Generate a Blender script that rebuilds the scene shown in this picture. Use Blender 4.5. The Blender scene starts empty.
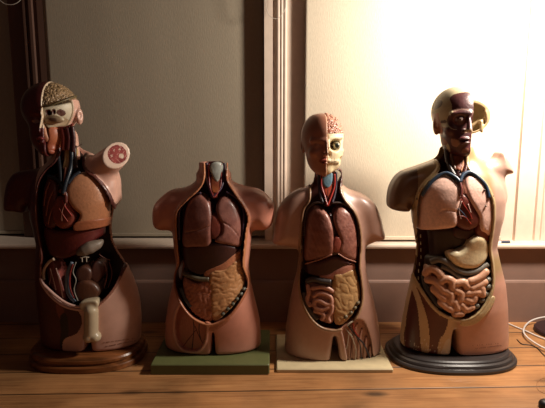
import bpy, math, random
import numpy as np
random.seed(7)
C = bpy.context.scene.collection
PI = math.pi

# ------------------------------------------------------------------ camera, light, exposure
F_PX = 500.0; PITCH = math.radians(8.5); CAM_H = 0.78
cam_d = bpy.data.cameras.new('camera'); cam = bpy.data.objects.new('camera', cam_d); C.objects.link(cam)
cam_d.sensor_width = 36.0; cam_d.lens = 36.0 * F_PX / 545.0
cam.location = (0, 0, CAM_H); cam.rotation_euler = (PI / 2 - PITCH, 0, 0)
cam_d.clip_start = 0.02
bpy.context.scene.camera = cam
vs = bpy.context.scene.view_settings
vs.view_transform = 'Standard'; vs.look = 'None'; vs.gamma = 1.0; vs.use_curve_mapping = False
vs.exposure = 0.0
w = bpy.data.worlds.new('room_dusk'); bpy.context.scene.world = w; w.use_nodes = True
w.node_tree.nodes['Background'].inputs[0].default_value = (1.0, 0.54, 0.47, 1)
w.node_tree.nodes['Background'].inputs[1].default_value = 0.024

def light(name, kind, loc, energy, col, size):
    l = bpy.data.lights.new(name, kind); l.energy = energy; l.color = col
    if kind == 'POINT': l.shadow_soft_size = size
    else: l.size = size
    o = bpy.data.objects.new(name, l); C.objects.link(o); o.location = loc
    return o
light('lamp_light', 'POINT', (1.00, 1.49, 1.20), 104.0, (1.0, 0.88, 0.75), 0.075)
rl = light('room_fill', 'AREA', (0.5, -0.9, 1.9), 1.5, (1.0, 0.66, 0.52), 0.6)  # added soft fill for the dim torso fronts, stands for no actual lamp
rl.rotation_euler = (math.radians(55), 0, math.radians(10))

# ------------------------------------------------------------------ numbers: pixels of the photograph to points in the room
def P(px, py, Y):
    px = np.asarray(px, float); py = np.asarray(py, float)
    xc = (px - 272.5) / F_PX; yc = (204.0 - py) / F_PX
    dy = math.cos(PITCH) + yc * math.sin(PITCH); dz = -math.sin(PITCH) + yc * math.cos(PITCH)
    t = Y / dy
    return xc * t, CAM_H + dz * t
def W(px, py, Y):
    x, z = P(px, py, Y); return (float(x), float(Y), float(z))
KM = 0.00346      # metres per pixel at the models' distance

def lin(h):
    h = h.lstrip('#'); v = [int(h[i:i + 2], 16) / 255 for i in (0, 2, 4)]
    return np.array([c / 12.92 if c <= .04045 else ((c + .055) / 1.055) ** 2.4 for c in v])

# ------------------------------------------------------------------ materials
MATS = {}
def nt(m): return m.node_tree.nodes, m.node_tree.links
def paint(name, rough=0.35, bump=0.1, scale=60, coat=0.0, mottle=0.12):
    """glossy painted plaster/plastic that takes its paint from the colour attribute of the part"""
    if name in MATS: return MATS[name]
    m = bpy.data.materials.new(name); m.use_nodes = True; N, L = nt(m); b = N['Principled BSDF']
    a = N.new('ShaderNodeVertexColor'); a.layer_name = 'paint'
    tc = N.new('ShaderNodeTexCoord'); n = N.new('ShaderNodeTexNoise'); n.inputs['Scale'].default_value = scale
    n.inputs['Detail'].default_value = 4
    L.new(tc.outputs['Object'], n.inputs['Vector'])
    mr = N.new('ShaderNodeMapRange'); mr.inputs[1].default_value = .3; mr.inputs[2].default_value = .7
    mr.inputs[3].default_value = 1 - mottle; mr.inputs[4].default_value = 1 + mottle
    L.new(n.outputs['Fac'], mr.inputs[0])
    mx = N.new('ShaderNodeVectorMath'); mx.operation = 'SCALE'
    L.new(a.outputs['Color'], mx.inputs[0]); L.new(mr.outputs[0], mx.inputs['Scale'])
    L.new(mx.outputs[0], b.inputs['Base Color'])
    b.inputs['Roughness'].default_value = rough
    b.inputs['Coat Weight'].default_value = coat; b.inputs['Coat Roughness'].default_value = .15
    bp = N.new('ShaderNodeBump'); bp.inputs['Strength'].default_value = bump; bp.inputs['Distance'].default_value = .002
    L.new(n.outputs['Fac'], bp.inputs['Height']); L.new(bp.outputs[0], b.inputs['Normal'])
    MATS[name] = m; return m
SKIN = paint('painted_skin', .36, .05, 45, .15, .05)
ORG = paint('painted_organ', .42, .35, 140, .12, .12)
DULL = paint('painted_bone', .5, .15, 90, 0, .08)
def flat(name, col, rough=.5, metal=0, noise=0.0, scale=20, bump=0.0, stretch=(1, 1, 1)):
    if name in MATS: return MATS[name]
    m = bpy.data.materials.new(name); m.use_nodes = True; N, L = nt(m); b = N['Principled BSDF']
    c = lin(col)
    b.inputs['Roughness'].default_value = rough; b.inputs['Metallic'].default_value = metal
    tc = N.new('ShaderNodeTexCoord'); mp = N.new('ShaderNodeMapping'); mp.inputs['Scale'].default_value = stretch
    n = N.new('ShaderNodeTexNoise'); n.inputs['Scale'].default_value = scale; n.inputs['Detail'].default_value = 5
    L.new(tc.outputs['Object'], mp.inputs[0]); L.new(mp.outputs[0], n.inputs['Vector'])
    r = N.new('ShaderNodeValToRGB'); r.color_ramp.elements[0].position = .3; r.color_ramp.elements[1].position = .7
    r.color_ramp.elements[0].color = (*np.clip(c * (1 - noise), 0, 1), 1); r.color_ramp.elements[1].color = (*np.clip(c * (1 + noise), 0, 1), 1)
    L.new(n.outputs['Fac'], r.inputs[0]); L.new(r.outputs[0], b.inputs['Base Color'])
    if bump:
        bp = N.new('ShaderNodeBump'); bp.inputs['Strength'].default_value = bump; bp.inputs['Distance'].default_value = .002
        L.new(n.outputs['Fac'], bp.inputs['Height']); L.new(bp.outputs[0], b.inputs['Normal'])
    MATS[name] = m; return m

# ------------------------------------------------------------------ objects
def tag(o, label=None, cat=None, group=None, kind=None):
    if label: o['label'] = label
    if cat: o['category'] = cat
    if group: o['group'] = group
    if kind: o['kind'] = kind
    return o
def empty(name, loc, label, cat, group=None):
    o = bpy.data.objects.new(name, None); C.objects.link(o); o.location = loc; o.empty_display_size = .05
    return tag(o, label, cat, group)
def mesh_obj(name, V, faces, mat, parent=None, cols=None, smooth=True, label=None, normals=None):
    V = np.asarray(V, float)
    if parent is not None:
        off = np.zeros(3); q = parent
        while q is not None: off += np.array(q.location); q = q.parent
        V = V - off
    me = bpy.data.meshes.new(name); me.from_pydata(V.tolist(), [], [tuple(map(int, f)) for f in faces])
    if smooth: me.polygons.foreach_set('use_smooth', np.ones(len(me.polygons), bool))
    if cols is not None:
        a = me.color_attributes.new('paint', 'FLOAT_COLOR', 'POINT')
        cc = np.ones((len(V), 4)); cc[:, :3] = cols; a.data.foreach_set('color', cc.ravel())
    if normals is not None: me.normals_split_custom_set_from_vertices(normals.tolist())
    me.materials.append(mat); me.update()
    o = bpy.data.objects.new(name, me); C.objects.link(o)
    if parent is not None: o.parent = parent
    if label: o['label'] = label
    return o
def box_vf(x0, x1, y0, y1, z0, z1, b=0.0):
    """box with chamfered edges (b)"""
    if b <= 0:
        V = [(x, y, z) for x in (x0, x1) for y in (y0, y1) for z in (z0, z1)]
        F = [(0, 1, 3, 2), (4, 6, 7, 5), (0, 4, 5, 1), (2, 3, 7, 6), (0, 2, 6, 4), (1, 5, 7, 3)]
        return V, F
    V = []; F = []
    def ring(z, i):
        return [(x0 + i + b, y0 + i, z), (x1 - i - b, y0 + i, z), (x1 - i, y0 + i + b, z), (x1 - i, y1 - i - b, z), (x1 - i - b, y1 - i, z), (x0 + i + b, y1 - i, z), (x0 + i, y1 - i - b, z), (x0 + i, y0 + i + b, z)]
    R = [ring(z0, b), ring(z0 + b, 0), ring(z1 - b, 0), ring(z1, b)]
    for r in R: V += r
    for k in range(3):
        for i in range(8): F.append((k * 8 + i, k * 8 + (i + 1) % 8, (k + 1) * 8 + (i + 1) % 8, (k + 1) * 8 + i))
    F.append(tuple(range(7, -1, -1))); F.append(tuple(range(24, 32)))
    return V, F
def join(*vfs):
    V = []; F = []
    for v, f in vfs:
        n = len(V); V += [tuple(q) for q in v]; F += [tuple(i + n for i in q) for q in f]
    return V, F
def extrude_x(profile, x0, x1):
    """profile: list of (y,z), swept along x"""
    n = len(profile); V = [(x0, y, z) for y, z in profile] + [(x1, y, z) for y, z in profile]
    F = [(i, (i + 1) % n, n + (i + 1) % n, n + i) for i in range(n)] + [tuple(range(n - 1, -1, -1)), tuple(range(n, 2 * n))]
    return V, F
def extrude_z(profile, z0, z1):
    n = len(profile); V = [(x, y, z0) for x, y in profile] + [(x, y, z1) for x, y in profile]
    F = [(i, (i + 1) % n, n + (i + 1) % n, n + i) for i in range(n)] + [tuple(range(n - 1, -1, -1)), tuple(range(n, 2 * n))]
    return V, F
def smoothline(pts, n=6, closed=False):
    p = np.asarray(pts, float); m = len(p); out = []
    rng = range(m) if closed else range(m - 1)
    for i in rng:
        if closed: a, b, c, d = p[(i - 1) % m], p[i], p[(i + 1) % m], p[(i + 2) % m]
        else: a, b, c, d = p[max(i - 1, 0)], p[i], p[i + 1], p[min(i + 2, m - 1)]
        for k in range(n):
            t = k / n
            out.append(.5 * ((2 * b) + (c - a) * t + (2 * a - 5 * b + 4 * c - d) * t * t + (3 * b - a - 3 * c + d) * t ** 3))
    if not closed: out.append(p[-1])
    return np.array(out)
def tube_vf(pts, r, sides=8, n=5, closed=False):
    p = smoothline(pts, n, closed); m = len(p)
    rr = np.interp(np.linspace(0, 1, m), np.linspace(0, 1, len(r)), r) if hasattr(r, '__len__') else np.full(m, r)
    V = []; F = []; up = np.array([0, -1.0, .01]); N = None
    for i in range(m):
        t = p[(i + 1) % m if closed else min(i + 1, m - 1)] - p[(i - 1) % m if closed else max(i - 1, 0)]
        t = t / (np.linalg.norm(t) + 1e-12)
        if N is None:
            N = np.cross(t, up); N = N / (np.linalg.norm(N) + 1e-9)
        N = N - t * np.dot(N, t); N = N / (np.linalg.norm(N) + 1e-9); B = np.cross(t, N)
        for k in range(sides):
            a = 2 * PI * k / sides; V.append(p[i] + rr[i] * (math.cos(a) * N + math.sin(a) * B))
    last = m if closed else m - 1
    for i in range(last):
        j = (i + 1) % m
        for k in range(sides): F.append((i * sides + k, i * sides + (k + 1) % sides, j * sides + (k + 1) % sides, j * sides + k))
    if not closed: F += [tuple(range(sides - 1, -1, -1)), tuple((m - 1) * sides + k for k in range(sides))]
    return V, F

# ------------------------------------------------------------------ sculpting on a grid of distances
class Grid:
    def __init__(s, lo, hi, res):
        s.lo = np.array(lo, float); s.res = res
        n = [int((hi[i] - lo[i]) / res) + 2 for i in range(3)]
        s.X = (lo[0] + res * np.arange(n[0], dtype=np.float32))[:, None, None].astype(np.float32)
        s.Y = (lo[1] + res * np.arange(n[1], dtype=np.float32))[None, :, None].astype(np.float32)
        s.Z = (lo[2] + res * np.arange(n[2], dtype=np.float32))[None, None, :].astype(np.float32)
def smin(a, b, k):
    h = np.clip(.5 + .5 * (b - a) / k, 0, 1); return b * (1 - h) + a * h - k * h * (1 - h)
def smax(a, b, k): return -smin(-a, -b, k)
def ell(G, c, r):
    x, y, z = G.X - c[0], G.Y - c[1], G.Z - c[2]
    k0 = np.sqrt((x / r[0]) ** 2 + (y / r[1]) ** 2 + (z / r[2]) ** 2)
    k1 = np.sqrt((x / r[0] ** 2) ** 2 + (y / r[1] ** 2) ** 2 + (z / r[2] ** 2) ** 2) + 1e-6
    return k0 * (k0 - 1) / k1
def cap(G, a, b, ra, rb=None):
    rb = ra if rb is None else rb
    a = np.array(a, float); b = np.array(b, float); d = b - a; L2 = d.dot(d) + 1e-12
    x, y, z = G.X - a[0], G.Y - a[1], G.Z - a[2]
    h = np.clip((x * d[0] + y * d[1] + z * d[2]) / L2, 0, 1)
    return np.sqrt((x - h * d[0]) ** 2 + (y - h * d[1]) ** 2 + (z - h * d[2]) ** 2) - (ra + (rb - ra) * h)
def chain(G, pts, r, n=4, k=0.0):
    p = smoothline(pts, n); out = None
    rr = np.interp(np.linspace(0, 1, len(p)), np.linspace(0, 1, len(r)), r) if hasattr(r, '__len__') else np.full(len(p), r)
    for i in range(len(p) - 1):
        c = cap(G, p[i], p[i + 1], rr[i], rr[i + 1]); out = c if out is None else np.minimum(out, c)
    return out
def poly_world(poly, Y, n=5, smooth=True):
    q = smoothline(poly, n, True) if smooth else np.array(poly, float)
    x, z = P(q[:, 0], q[:, 1], Y); return np.stack([x, z], 1)
def polysd(x, z, Q):
    """signed distance of points to a closed outline, negative inside"""
    x, z = np.broadcast_arrays(x, z); d = np.full(x.shape, 1e9, np.float32); ins = np.zeros(x.shape, bool)
    m = len(Q)
    for i in range(m):
        a = Q[i]; b = Q[(i + 1) % m]; e = b - a
        wx, wz = x - a[0], z - a[1]; h = np.clip((wx * e[0] + wz * e[1]) / (e.dot(e) + 1e-12), 0, 1)
        d = np.minimum(d, (wx - e[0] * h) ** 2 + (wz - e[1] * h) ** 2)
        if a[1] != b[1]:
            c = ((a[1] > z) != (b[1] > z)) & (x < e[0] * (z - a[1]) / (b[1] - a[1]) + a[0]); ins ^= c
    d = np.sqrt(d); return np.where(ins, -d, d).astype(np.float32)
def P2(G, poly, Y, smooth=True): return polysd(G.X[:, :, 0], G.Z[:, 0, :], poly_world(poly, Y, smooth=smooth))[:, None, :]
def puff(G, poly, Y, yc, h, r):
    d = P2(G, poly, Y) + r; e = np.abs(G.Y - yc) - h + r
    return np.minimum(np.maximum(d, e), 0) + np.sqrt(np.maximum(d, 0) ** 2 + np.maximum(e, 0) ** 2) - r
def nets(G, F):
    F = np.ascontiguousarray(np.broadcast_to(F, (G.X.shape[0], G.Y.shape[1], G.Z.shape[2]))).astype(np.float32).copy()
    F[0], F[-1] = 1, 1; F[:, 0], F[:, -1] = 1, 1; F[:, :, 0], F[:, :, -1] = 1, 1
    S = F < 0; nx, ny, nz = F.shape
    cnt = np.zeros((nx - 1, ny - 1, nz - 1), np.int8)
    for a in (0, 1):
        for b in (0, 1):
            for c in (0, 1): cnt += S[a:nx - 1 + a, b:ny - 1 + b, c:nz - 1 + c]
    mask = (cnt > 0) & (cnt < 8); ci = np.argwhere(mask)
    idx = np.full(mask.shape, -1, np.int64); idx[mask] = np.arange(len(ci))
    acc = np.zeros((len(ci), 3)); num = np.zeros(len(ci))
    cor = [(a, b, c) for a in (0, 1) for b in (0, 1) for c in (0, 1)]
    for a in cor:
        for ax in range(3):
            if a[ax] == 1: continue
            b = list(a); b[ax] = 1
            fa = F[ci[:, 0] + a[0], ci[:, 1] + a[1], ci[:, 2] + a[2]]; fb = F[ci[:, 0] + b[0], ci[:, 1] + b[1], ci[:, 2] + b[2]]
            cr = (fa < 0) != (fb < 0); t = np.where(cr, fa / np.where(cr, fa - fb, 1), 0)
            p = np.array(a, float)[None, :].repeat(len(ci), 0); p[:, ax] = t
            acc += p * cr[:, None]; num += cr
    V = G.lo + (ci + acc / num[:, None]) * G.res
    Q = []
    for ax in range(3):
        sl0 = [slice(1, -1)] * 3; sl1 = [slice(1, -1)] * 3
        sl0[ax] = slice(0, -1); sl1[ax] = slice(1, None)
        A = S[tuple(sl0)]; B = S[tuple(sl1)]; e = np.argwhere(A != B)
        if not len(e): continue
        ins = A[e[:, 0], e[:, 1], e[:, 2]]
        base = e.copy(); o = [i for i in range(3) if i != ax]
        base[:, o[0]] += 1; base[:, o[1]] += 1
        def cell(d0, d1):
            q = base.copy(); q[:, o[0]] += d0; q[:, o[1]] += d1; return idx[q[:, 0], q[:, 1], q[:, 2]]
        q = np.stack([cell(-1, -1), cell(0, -1), cell(0, 0), cell(-1, 0)], 1)
        flip = ins if ax != 1 else ~ins
        q[~flip] = q[~flip][:, ::-1]; Q.append(q)
    return V, np.concatenate(Q)
def vnormals(V, Q):
    n = np.cross(V[Q[:, 2]] - V[Q[:, 0]], V[Q[:, 3]] - V[Q[:, 1]]); N = np.zeros_like(V)
    for k in range(4):
        for a in range(3): N[:, a] += np.bincount(Q[:, k], n[:, a], len(V))
    return N / (np.linalg.norm(N, axis=1, keepdims=True) + 1e-12)
def relax(V, Q, it=1, f=.5):
    for _ in range(it):
        S = np.zeros_like(V); c = np.zeros(len(V))
        for k in range(4):
            j = Q[:, (k + 1) % 4]; i = Q[:, k]
            for a in range(3): S[:, a] += np.bincount(i, V[j, a], len(V)) + np.bincount(j, V[i, a], len(V))
            c += np.bincount(i, minlength=len(V)) + np.bincount(j, minlength=len(V))
        V = V * (1 - f) + f * S / np.maximum(c, 1)[:, None]
    return V
def wob(p, s, seed=0):
    """cheap smooth noise in -1..1"""
    r = np.random.RandomState(seed); o = 0
    for k in range(5):
        d = r.normal(size=3); d /= np.linalg.norm(d); o = o + np.sin(p @ d * s * (1 + .35 * k) + r.uniform(0, 6.28))
    return o / 3.2
def colfn(spec):
    """spec: hex, or (hex, hex2, scale, seed) mottled"""
    if callable(spec): return spec
    if isinstance(spec, str):
        c = lin(spec); return lambda p: np.tile(c, (len(p), 1))
    a, b = lin(spec[0]), lin(spec[1])
    def f(p):
        t = np.clip(.5 + .6 * wob(p, spec[2], spec[3] if len(spec) > 3 else 0), 0, 1)[:, None]; return a * (1 - t) + b * t
    return f
def sculpt(name, G, F, col, mat, parent, label=None, rel=1):
    V, Q = nets(G, F); V = relax(V, Q, rel); N = vnormals(V, Q)
    return mesh_obj(name, V, Q, mat, parent, colfn(col)(V), True, label, None)
def split(G, F, region, parts, parent):
    """one sculpted surface divided into parts: parts[k] = (name, colour, material, parent, label)"""
    V, Q = nets(G, F); V = relax(V, Q, 1); N = vnormals(V, Q)
    cen = V[Q].mean(1); reg = region(cen); out = {}
    for k, (name, col, mat, par, label) in parts.items():
        q = Q[reg == k]
        if not len(q): continue
        u, inv = np.unique(q, return_inverse=True); v = V[u]
        out[k] = mesh_obj(name, v, inv.reshape(-1, 4), mat, par if par is not None else parent, colfn(col)(v), True, label, N[u])
    return out

# ------------------------------------------------------------------ a torso's outer form
class Form:
    """rows: (py, left px, right px, front depth, back depth) measured on the plane y = Y0"""
    def __init__(s, Y0, rows, p=2.3):
        s.Y0 = Y0; s.p = p
        r = np.array(rows, float); xl, z = P(r[:, 1], r[:, 0], Y0); xr, _ = P(r[:, 2], r[:, 0], Y0)
        zz = np.linspace(z.min() - .02, z.max() + .02, 500); o = np.argsort(z)
        tab = [np.interp(zz, z[o], v[o]) for v in ((xl + xr) / 2, (xr - xl) / 2, r[:, 3], r[:, 4])]
        k = np.hanning(25); k /= k.sum()
        s.tab = [np.convolve(np.pad(t, 12, 'edge'), k, 'valid') for t in tab]; s.zz = zz
    def at(s, z): return [np.interp(z, s.zz, t) for t in s.tab]
    def sd(s, G):
        c, w, f, b = [t.astype(np.float32) for t in s.at(G.Z)]
        y = G.Y - s.Y0; T = np.where(y < 0, f, b)
        q = (np.abs((G.X - c) / w) ** s.p + np.abs(y / T) ** s.p) ** (1 / s.p)
        return (q - 1) * np.minimum(w, T) * .95
    def sdp(s, p):
        class g: pass
        G = g(); G.X, G.Y, G.Z = p[:, 0], p[:, 1], p[:, 2]; return s.sd(G)
    def front(s, x, z):
        c, w, f, b = s.at(z); q = np.clip(1 - np.abs((x - c) / w) ** s.p, 0, 1) ** (1 / s.p)
        return s.Y0 - f * q
    def on(s, px, py, inset=0.0):
        Y = s.Y0 - .07
        for _ in range(4):
            x, z = P(px, py, Y); Y = float(s.front(x, z)) + inset
        x, z = P(px, py, Y); return np.array([float(x), Y, float(z)])
    def onl(s, pts, inset=0.0): return [s.on(a, b, inset) for a, b in pts]
def bounds(poly, Y, m=.02):
    q = np.array(poly, float); x, z = P(q[:, 0], q[:, 1], Y); return x.min() - m, x.max() + m, z.min() - m, z.max() + m
def organ(name, T, poly, inset, col, parent, r=.02, back=.0, res=.0025, Yp=None, mat=ORG, label=None, mod=None, bulge=None, grow=.0035):
    """an organ that fills its outline, follows the body's front and has rolled edges"""
    Yp = T.Y0 - .07 if Yp is None else Yp
    x0, x1, z0, z1 = bounds(poly, Yp, .012)
    G = Grid((x0, T.Y0 - .135, z0), (x1, T.Y0 + .03 + back, z1), res)
    F = smax(P2(G, poly, Yp) - grow, T.sd(G) + inset, r * .75)
    F = smax(F, G.Y - (T.Y0 + .01 + back), .01)
    if bulge is not None:                     # a swell centred on a pixel: (px,py,inset,rx,ry,rz)
        for (bx, by, bi, rx, ry, rz) in bulge: F = smin(F, ell(G, T.on(bx, by, bi), (rx, ry, rz)), .012)
    if mod is not None: F = mod(G, F)
    return sculpt(name, G, F, col, mat, parent, label)
def coils(name, T, lines, rad, inset, col, parent, fill=None, res=.0022, label=None, mat=ORG):
    """loops of gut lying on the body's front: tubes welded to a filling"""
    pts = np.concatenate([np.array(l, float) for l in lines]); Yp = T.Y0 - .07
    x0, x1, z0, z1 = bounds(pts, Yp, .02)
    G = Grid((x0, T.Y0 - .14, z0), (x1, T.Y0 + .0, z1), res)
    F = None
    for l in lines:
        c = chain(G, T.onl(l, inset + rad * .75), rad, 3); F = c if F is None else smin(F, c, .0022)
    if fill is not None:
        F = smin(F, smax(P2(G, fill, Yp), T.sd(G) + inset + rad * 1.3, .012), .002)
        F = smax(F, G.Y - (T.Y0 - .01), .005)
    return sculpt(name, G, F, col, mat, parent, label)
def vessel(name, T, pts, r, inset, colhex, parent, label=None, mat=ORG):
    v, f = tube_vf(T.onl(pts, inset), r)
    return mesh_obj(name, v, f, mat, parent, np.tile(lin(colhex), (len(v), 1)), True, label)
def inpx(p, poly, Y, smooth=True): return polysd(p[:, 0], p[:, 2], poly_world(poly, Y, smooth=smooth))

# ------------------------------------------------------------------ the setting
def struct(name, vf, mat, smooth=False):
    o = mesh_obj(name, vf[0], vf[1], mat, None, None, smooth); o['kind'] = 'structure'; return o
def floor_mat():
    m = bpy.data.materials.new('pine_boards'); m.use_nodes = True; N, L = nt(m); b = N['Principled BSDF']
    tc = N.new('ShaderNodeTexCoord')
    rot = N.new('ShaderNodeMapping'); rot.inputs['Rotation'].default_value = (0, 0, math.radians(-1.7))
    L.new(tc.outputs['Object'], rot.inputs[0])
    sp = N.new('ShaderNodeSeparateXYZ'); L.new(rot.outputs[0], sp.inputs[0])
    def mth(op, a, bb=None, c=None):
        n = N.new('ShaderNodeMath'); n.operation = op
        for i, v in enumerate((a, bb, c)):
            if v is None: continue
            if isinstance(v, (int, float)): n.inputs[i].default_value = v
            else: L.new(v, n.inputs[i])
        return n.outputs[0]
    BW = .137
    v = mth('DIVIDE', mth('ADD', sp.outputs['Y'], -0.038), BW)
    fr = mth('FRACT', v); idx = mth('FLOOR', v)
    edge = mth('MINIMUM', fr, mth('SUBTRACT', 1.0, fr))
    seam = N.new('ShaderNodeMapRange'); seam.inputs[1].default_value = .010; seam.inputs[2].default_value = .030; L.new(edge, seam.inputs[0])
    # grain drawn out along the boards, shifted board by board
    cb = N.new('ShaderNodeCombineXYZ')
    L.new(mth('ADD', mth('MULTIPLY', sp.outputs['X'], 1.6), mth('MULTIPLY', idx, 7.31)), cb.inputs[0])
    L.new(mth('MULTIPLY', sp.outputs['Y'], 30.0), cb.inputs[1]); L.new(idx, cb.inputs[2])
    g = N.new('ShaderNodeTexNoise'); g.inputs['Scale'].default_value = 2.2; g.inputs['Detail'].default_value = 6; g.inputs['Distortion'].default_value = 1.2
    L.new(cb.outputs[0], g.inputs['Vector'])
    r = N.new('ShaderNodeValToRGB'); e = r.color_ramp.elements
    e[0].position = .22; e[0].color = (*lin('#875a36'), 1); e[1].position = .8; e[1].color = (*lin('#bb8a5a'), 1)
    k = e.new(.5); k.color = (*lin('#a8764a'), 1)
    L.new(g.outputs['Fac'], r.inputs[0])
    bn = N.new('ShaderNodeTexWhiteNoise'); bn.noise_dimensions = '1D'; L.new(idx, bn.inputs['W'])
    tint = mth('ADD', mth('MULTIPLY', bn.outputs['Value'], .35), .8)
    # knots
    kc = N.new('ShaderNodeCombineXYZ'); L.new(mth('MULTIPLY', sp.outputs['X'], 3.2), kc.inputs[0]); L.new(mth('MULTIPLY', sp.outputs['Y'], 8.0), kc.inputs[1])
    vo = N.new('ShaderNodeTexVoronoi'); vo.inputs['Scale'].default_value = 1.0; L.new(kc.outputs[0], vo.inputs['Vector'])
    kn = N.new('ShaderNodeMapRange'); kn.inputs[1].default_value = .05; kn.inputs[2].default_value = .16; kn.inputs[3].default_value = .28; kn.inputs[4].default_value = 1; L.new(vo.outputs['Distance'], kn.inputs[0])
    # worn patches
    wn = N.new('ShaderNodeTexNoise'); wn.inputs['Scale'].default_value = 5; wn.inputs['Detail'].default_value = 4; L.new(rot.outputs[0], wn.inputs['Vector'])
    wm = N.new('ShaderNodeMapRange'); wm.inputs[1].default_value = .3; wm.inputs[2].default_value = .7; wm.inputs[3].default_value = .62; wm.inputs[4].default_value = 1.22; L.new(wn.outputs['Fac'], wm.inputs[0])
    f = mth('MULTIPLY', mth('MULTIPLY', tint, kn.outputs[0]), mth('MULTIPLY', wm.outputs[0], mth('ADD', mth('MULTIPLY', seam.outputs[0], .85), .15)))
    sc = N.new('ShaderNodeVectorMath'); sc.operation = 'SCALE'; L.new(r.outputs[0], sc.inputs[0]); L.new(f, sc.inputs['Scale'])
    L.new(sc.outputs[0], b.inputs['Base Color'])
    b.inputs['Roughness'].default_value = .42
    bp = N.new('ShaderNodeBump'); bp.inputs['Strength'].default_value = .6; bp.inputs['Distance'].default_value = .004
    L.new(mth('ADD', seam.outputs[0], mth('MULTIPLY', g.outputs['Fac'], .15)), bp.inputs['Height']); L.new(bp.outputs[0], b.inputs['Normal'])
    return m
FLOOR = floor_mat()
WOOD_W = flat('cream_gloss_wood', '#d9c7b6', .38, 0, .05, 30, .05)
WALLM = flat('dull_wall', '#82685c', .7, 0, .06, 9, .1)
POSTL = flat('brown_panel_wood', '#5c4236', .5, 0, .08, 14, .05, (1, 1, .2))
BLIND_L = flat('blind_cloth_dark', '#9c917e', .85, 0, .06, 260, .3, (1, 1, .25))  # cloth of the two left blinds, a darker tone than BLIND
BLIND = flat('blind_cloth', '#d2c6b0', .85, 0, .06, 260, .35, (1, 1, .25))
struct('floor', box_vf(-3.2, 3.2, -1.6, 2.05, -.03, 0.0), FLOOR)
struct('wall_back', box_vf(-3.2, 3.2, 2.20, 2.26, 0, 2.6), WALLM)
bz = lambda py, Y: float(P(272, py, Y)[1])
ZS = bz(244.4, 1.920)                    # top of the sill
struct('trim_1', extrude_x([(1.962, .0), (1.962, ZS - .018), (2.05, ZS - .018), (2.05, .0)], -3.2, 3.2), WALLM)   # board under the sill
z1 = bz(280.5, 1.950)
SKIRT = flat('taupe_skirting_paint', '#886c5f', .45, 0, .05, 30, .05)
struct('baseboard_back', extrude_x([(1.950, .0), (1.950, z1 - .010), (1.953, z1 - .003), (1.957, z1), (1.961, z1), (1.961, .0)], -3.2, 3.2), SKIRT)
# window sill with a rolled nose
sec = [(1.920, ZS - .009), (1.922, ZS - .003), (1.928, ZS), (2.20, ZS), (2.20, ZS - .02), (1.928, ZS - .02), (1.922, ZS - .016)]
struct('trim_2', extrude_x(sec, -3.2, 3.2), WOOD_W)
px = lambda p, Y: float(P(p, 130, Y)[0])
ZT = 2.45
# middle post between the two blinds: face board, groove, three reeds, plain return
Ym = 1.992
xa, xb, xc_, xd, xe = px(264.5, Ym), px(272.5, Ym), px(276.5, Ym), px(286.5, Ym), px(312, Ym)
prof = [(xa, 2.19), (xa, Ym), (xb, Ym), (xb + .002, Ym + .012), (xc_ - .002, Ym + .012)]
n = 3; wr = (xd - xc_) / n
for i in range(n):
    for k in range(7):
        a = PI * k / 6; prof.append((xc_ + wr * (i + .5) - math.cos(a) * wr * .46, Ym - .001 - math.sin(a) * wr * .42))
prof += [(xd + .001, Ym + .006), (xe, Ym + .006), (xe, 2.19)]
struct('trim_3', extrude_z(prof, ZS, ZT), WOOD_W)
# left post, deep brown panelling
Yl = 2.035
q = [px(v, Yl) for v in (14, 31, 33, 36.5, 40, 44, 60)]
prof = [(q[0], 2.19), (q[0], Yl + .02), (q[1], Yl + .02), (q[1], Yl), (q[2], Yl), (q[2] + .003, Yl + .01), (q[3], Yl + .01), (q[3] + .003, Yl - .004), (q[4], Yl - .004), (q[4] + .003, Yl + .008), (q[5], Yl + .008), (q[5] + .002, Yl + .002), (q[6], Yl + .002), (q[6], 2.19)]
struct('trim_4', extrude_z(prof, ZS, ZT), POSTL)
# right post, white, reeded
Yr = 1.985
q = [px(v, Yr) for v in (508, 519, 521.5, 524, 539, 542, 545, 549, 556, 640)]
prof = [(q[0], 2.19), (q[0], Yr), (q[1], Yr), (q[1] + .002, Yr + .012), (q[2], Yr + .012), (q[2] + .002, Yr - .006), (q[3], Yr - .006), (q[3] + .003, Yr), (q[4], Yr), (q[4] + .002, Yr + .01), (q[5], Yr + .01), (q[5] + .002, Yr - .004), (q[6], Yr - .004), (q[6] + .002, Yr + .008), (q[7], Yr + .008), (q[7] + .002, Yr), (q[9], Yr), (q[9], 2.19)]
struct('trim_5', extrude_z(prof, ZS, ZT), WOOD_W)
# far left window casing seen through the gap, and window panes behind the blinds
GL = bpy.data.materials.new('night_glass'); GL.use_nodes = True
GL.node_tree.nodes['Principled BSDF'].inputs['Base Color'].default_value = (.01, .012, .015, 1); GL.node_tree.nodes['Principled BSDF'].inputs['Roughness'].default_value = .05
for i, (a, b_) in enumerate(((-90, 14), (50, 262), (305, 505))):
    struct('window_%d' % (i + 1), box_vf(px(a, 2.14), px(b_, 2.14), 2.14, 2.146, ZS + .0, ZT - .05), GL)

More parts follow.
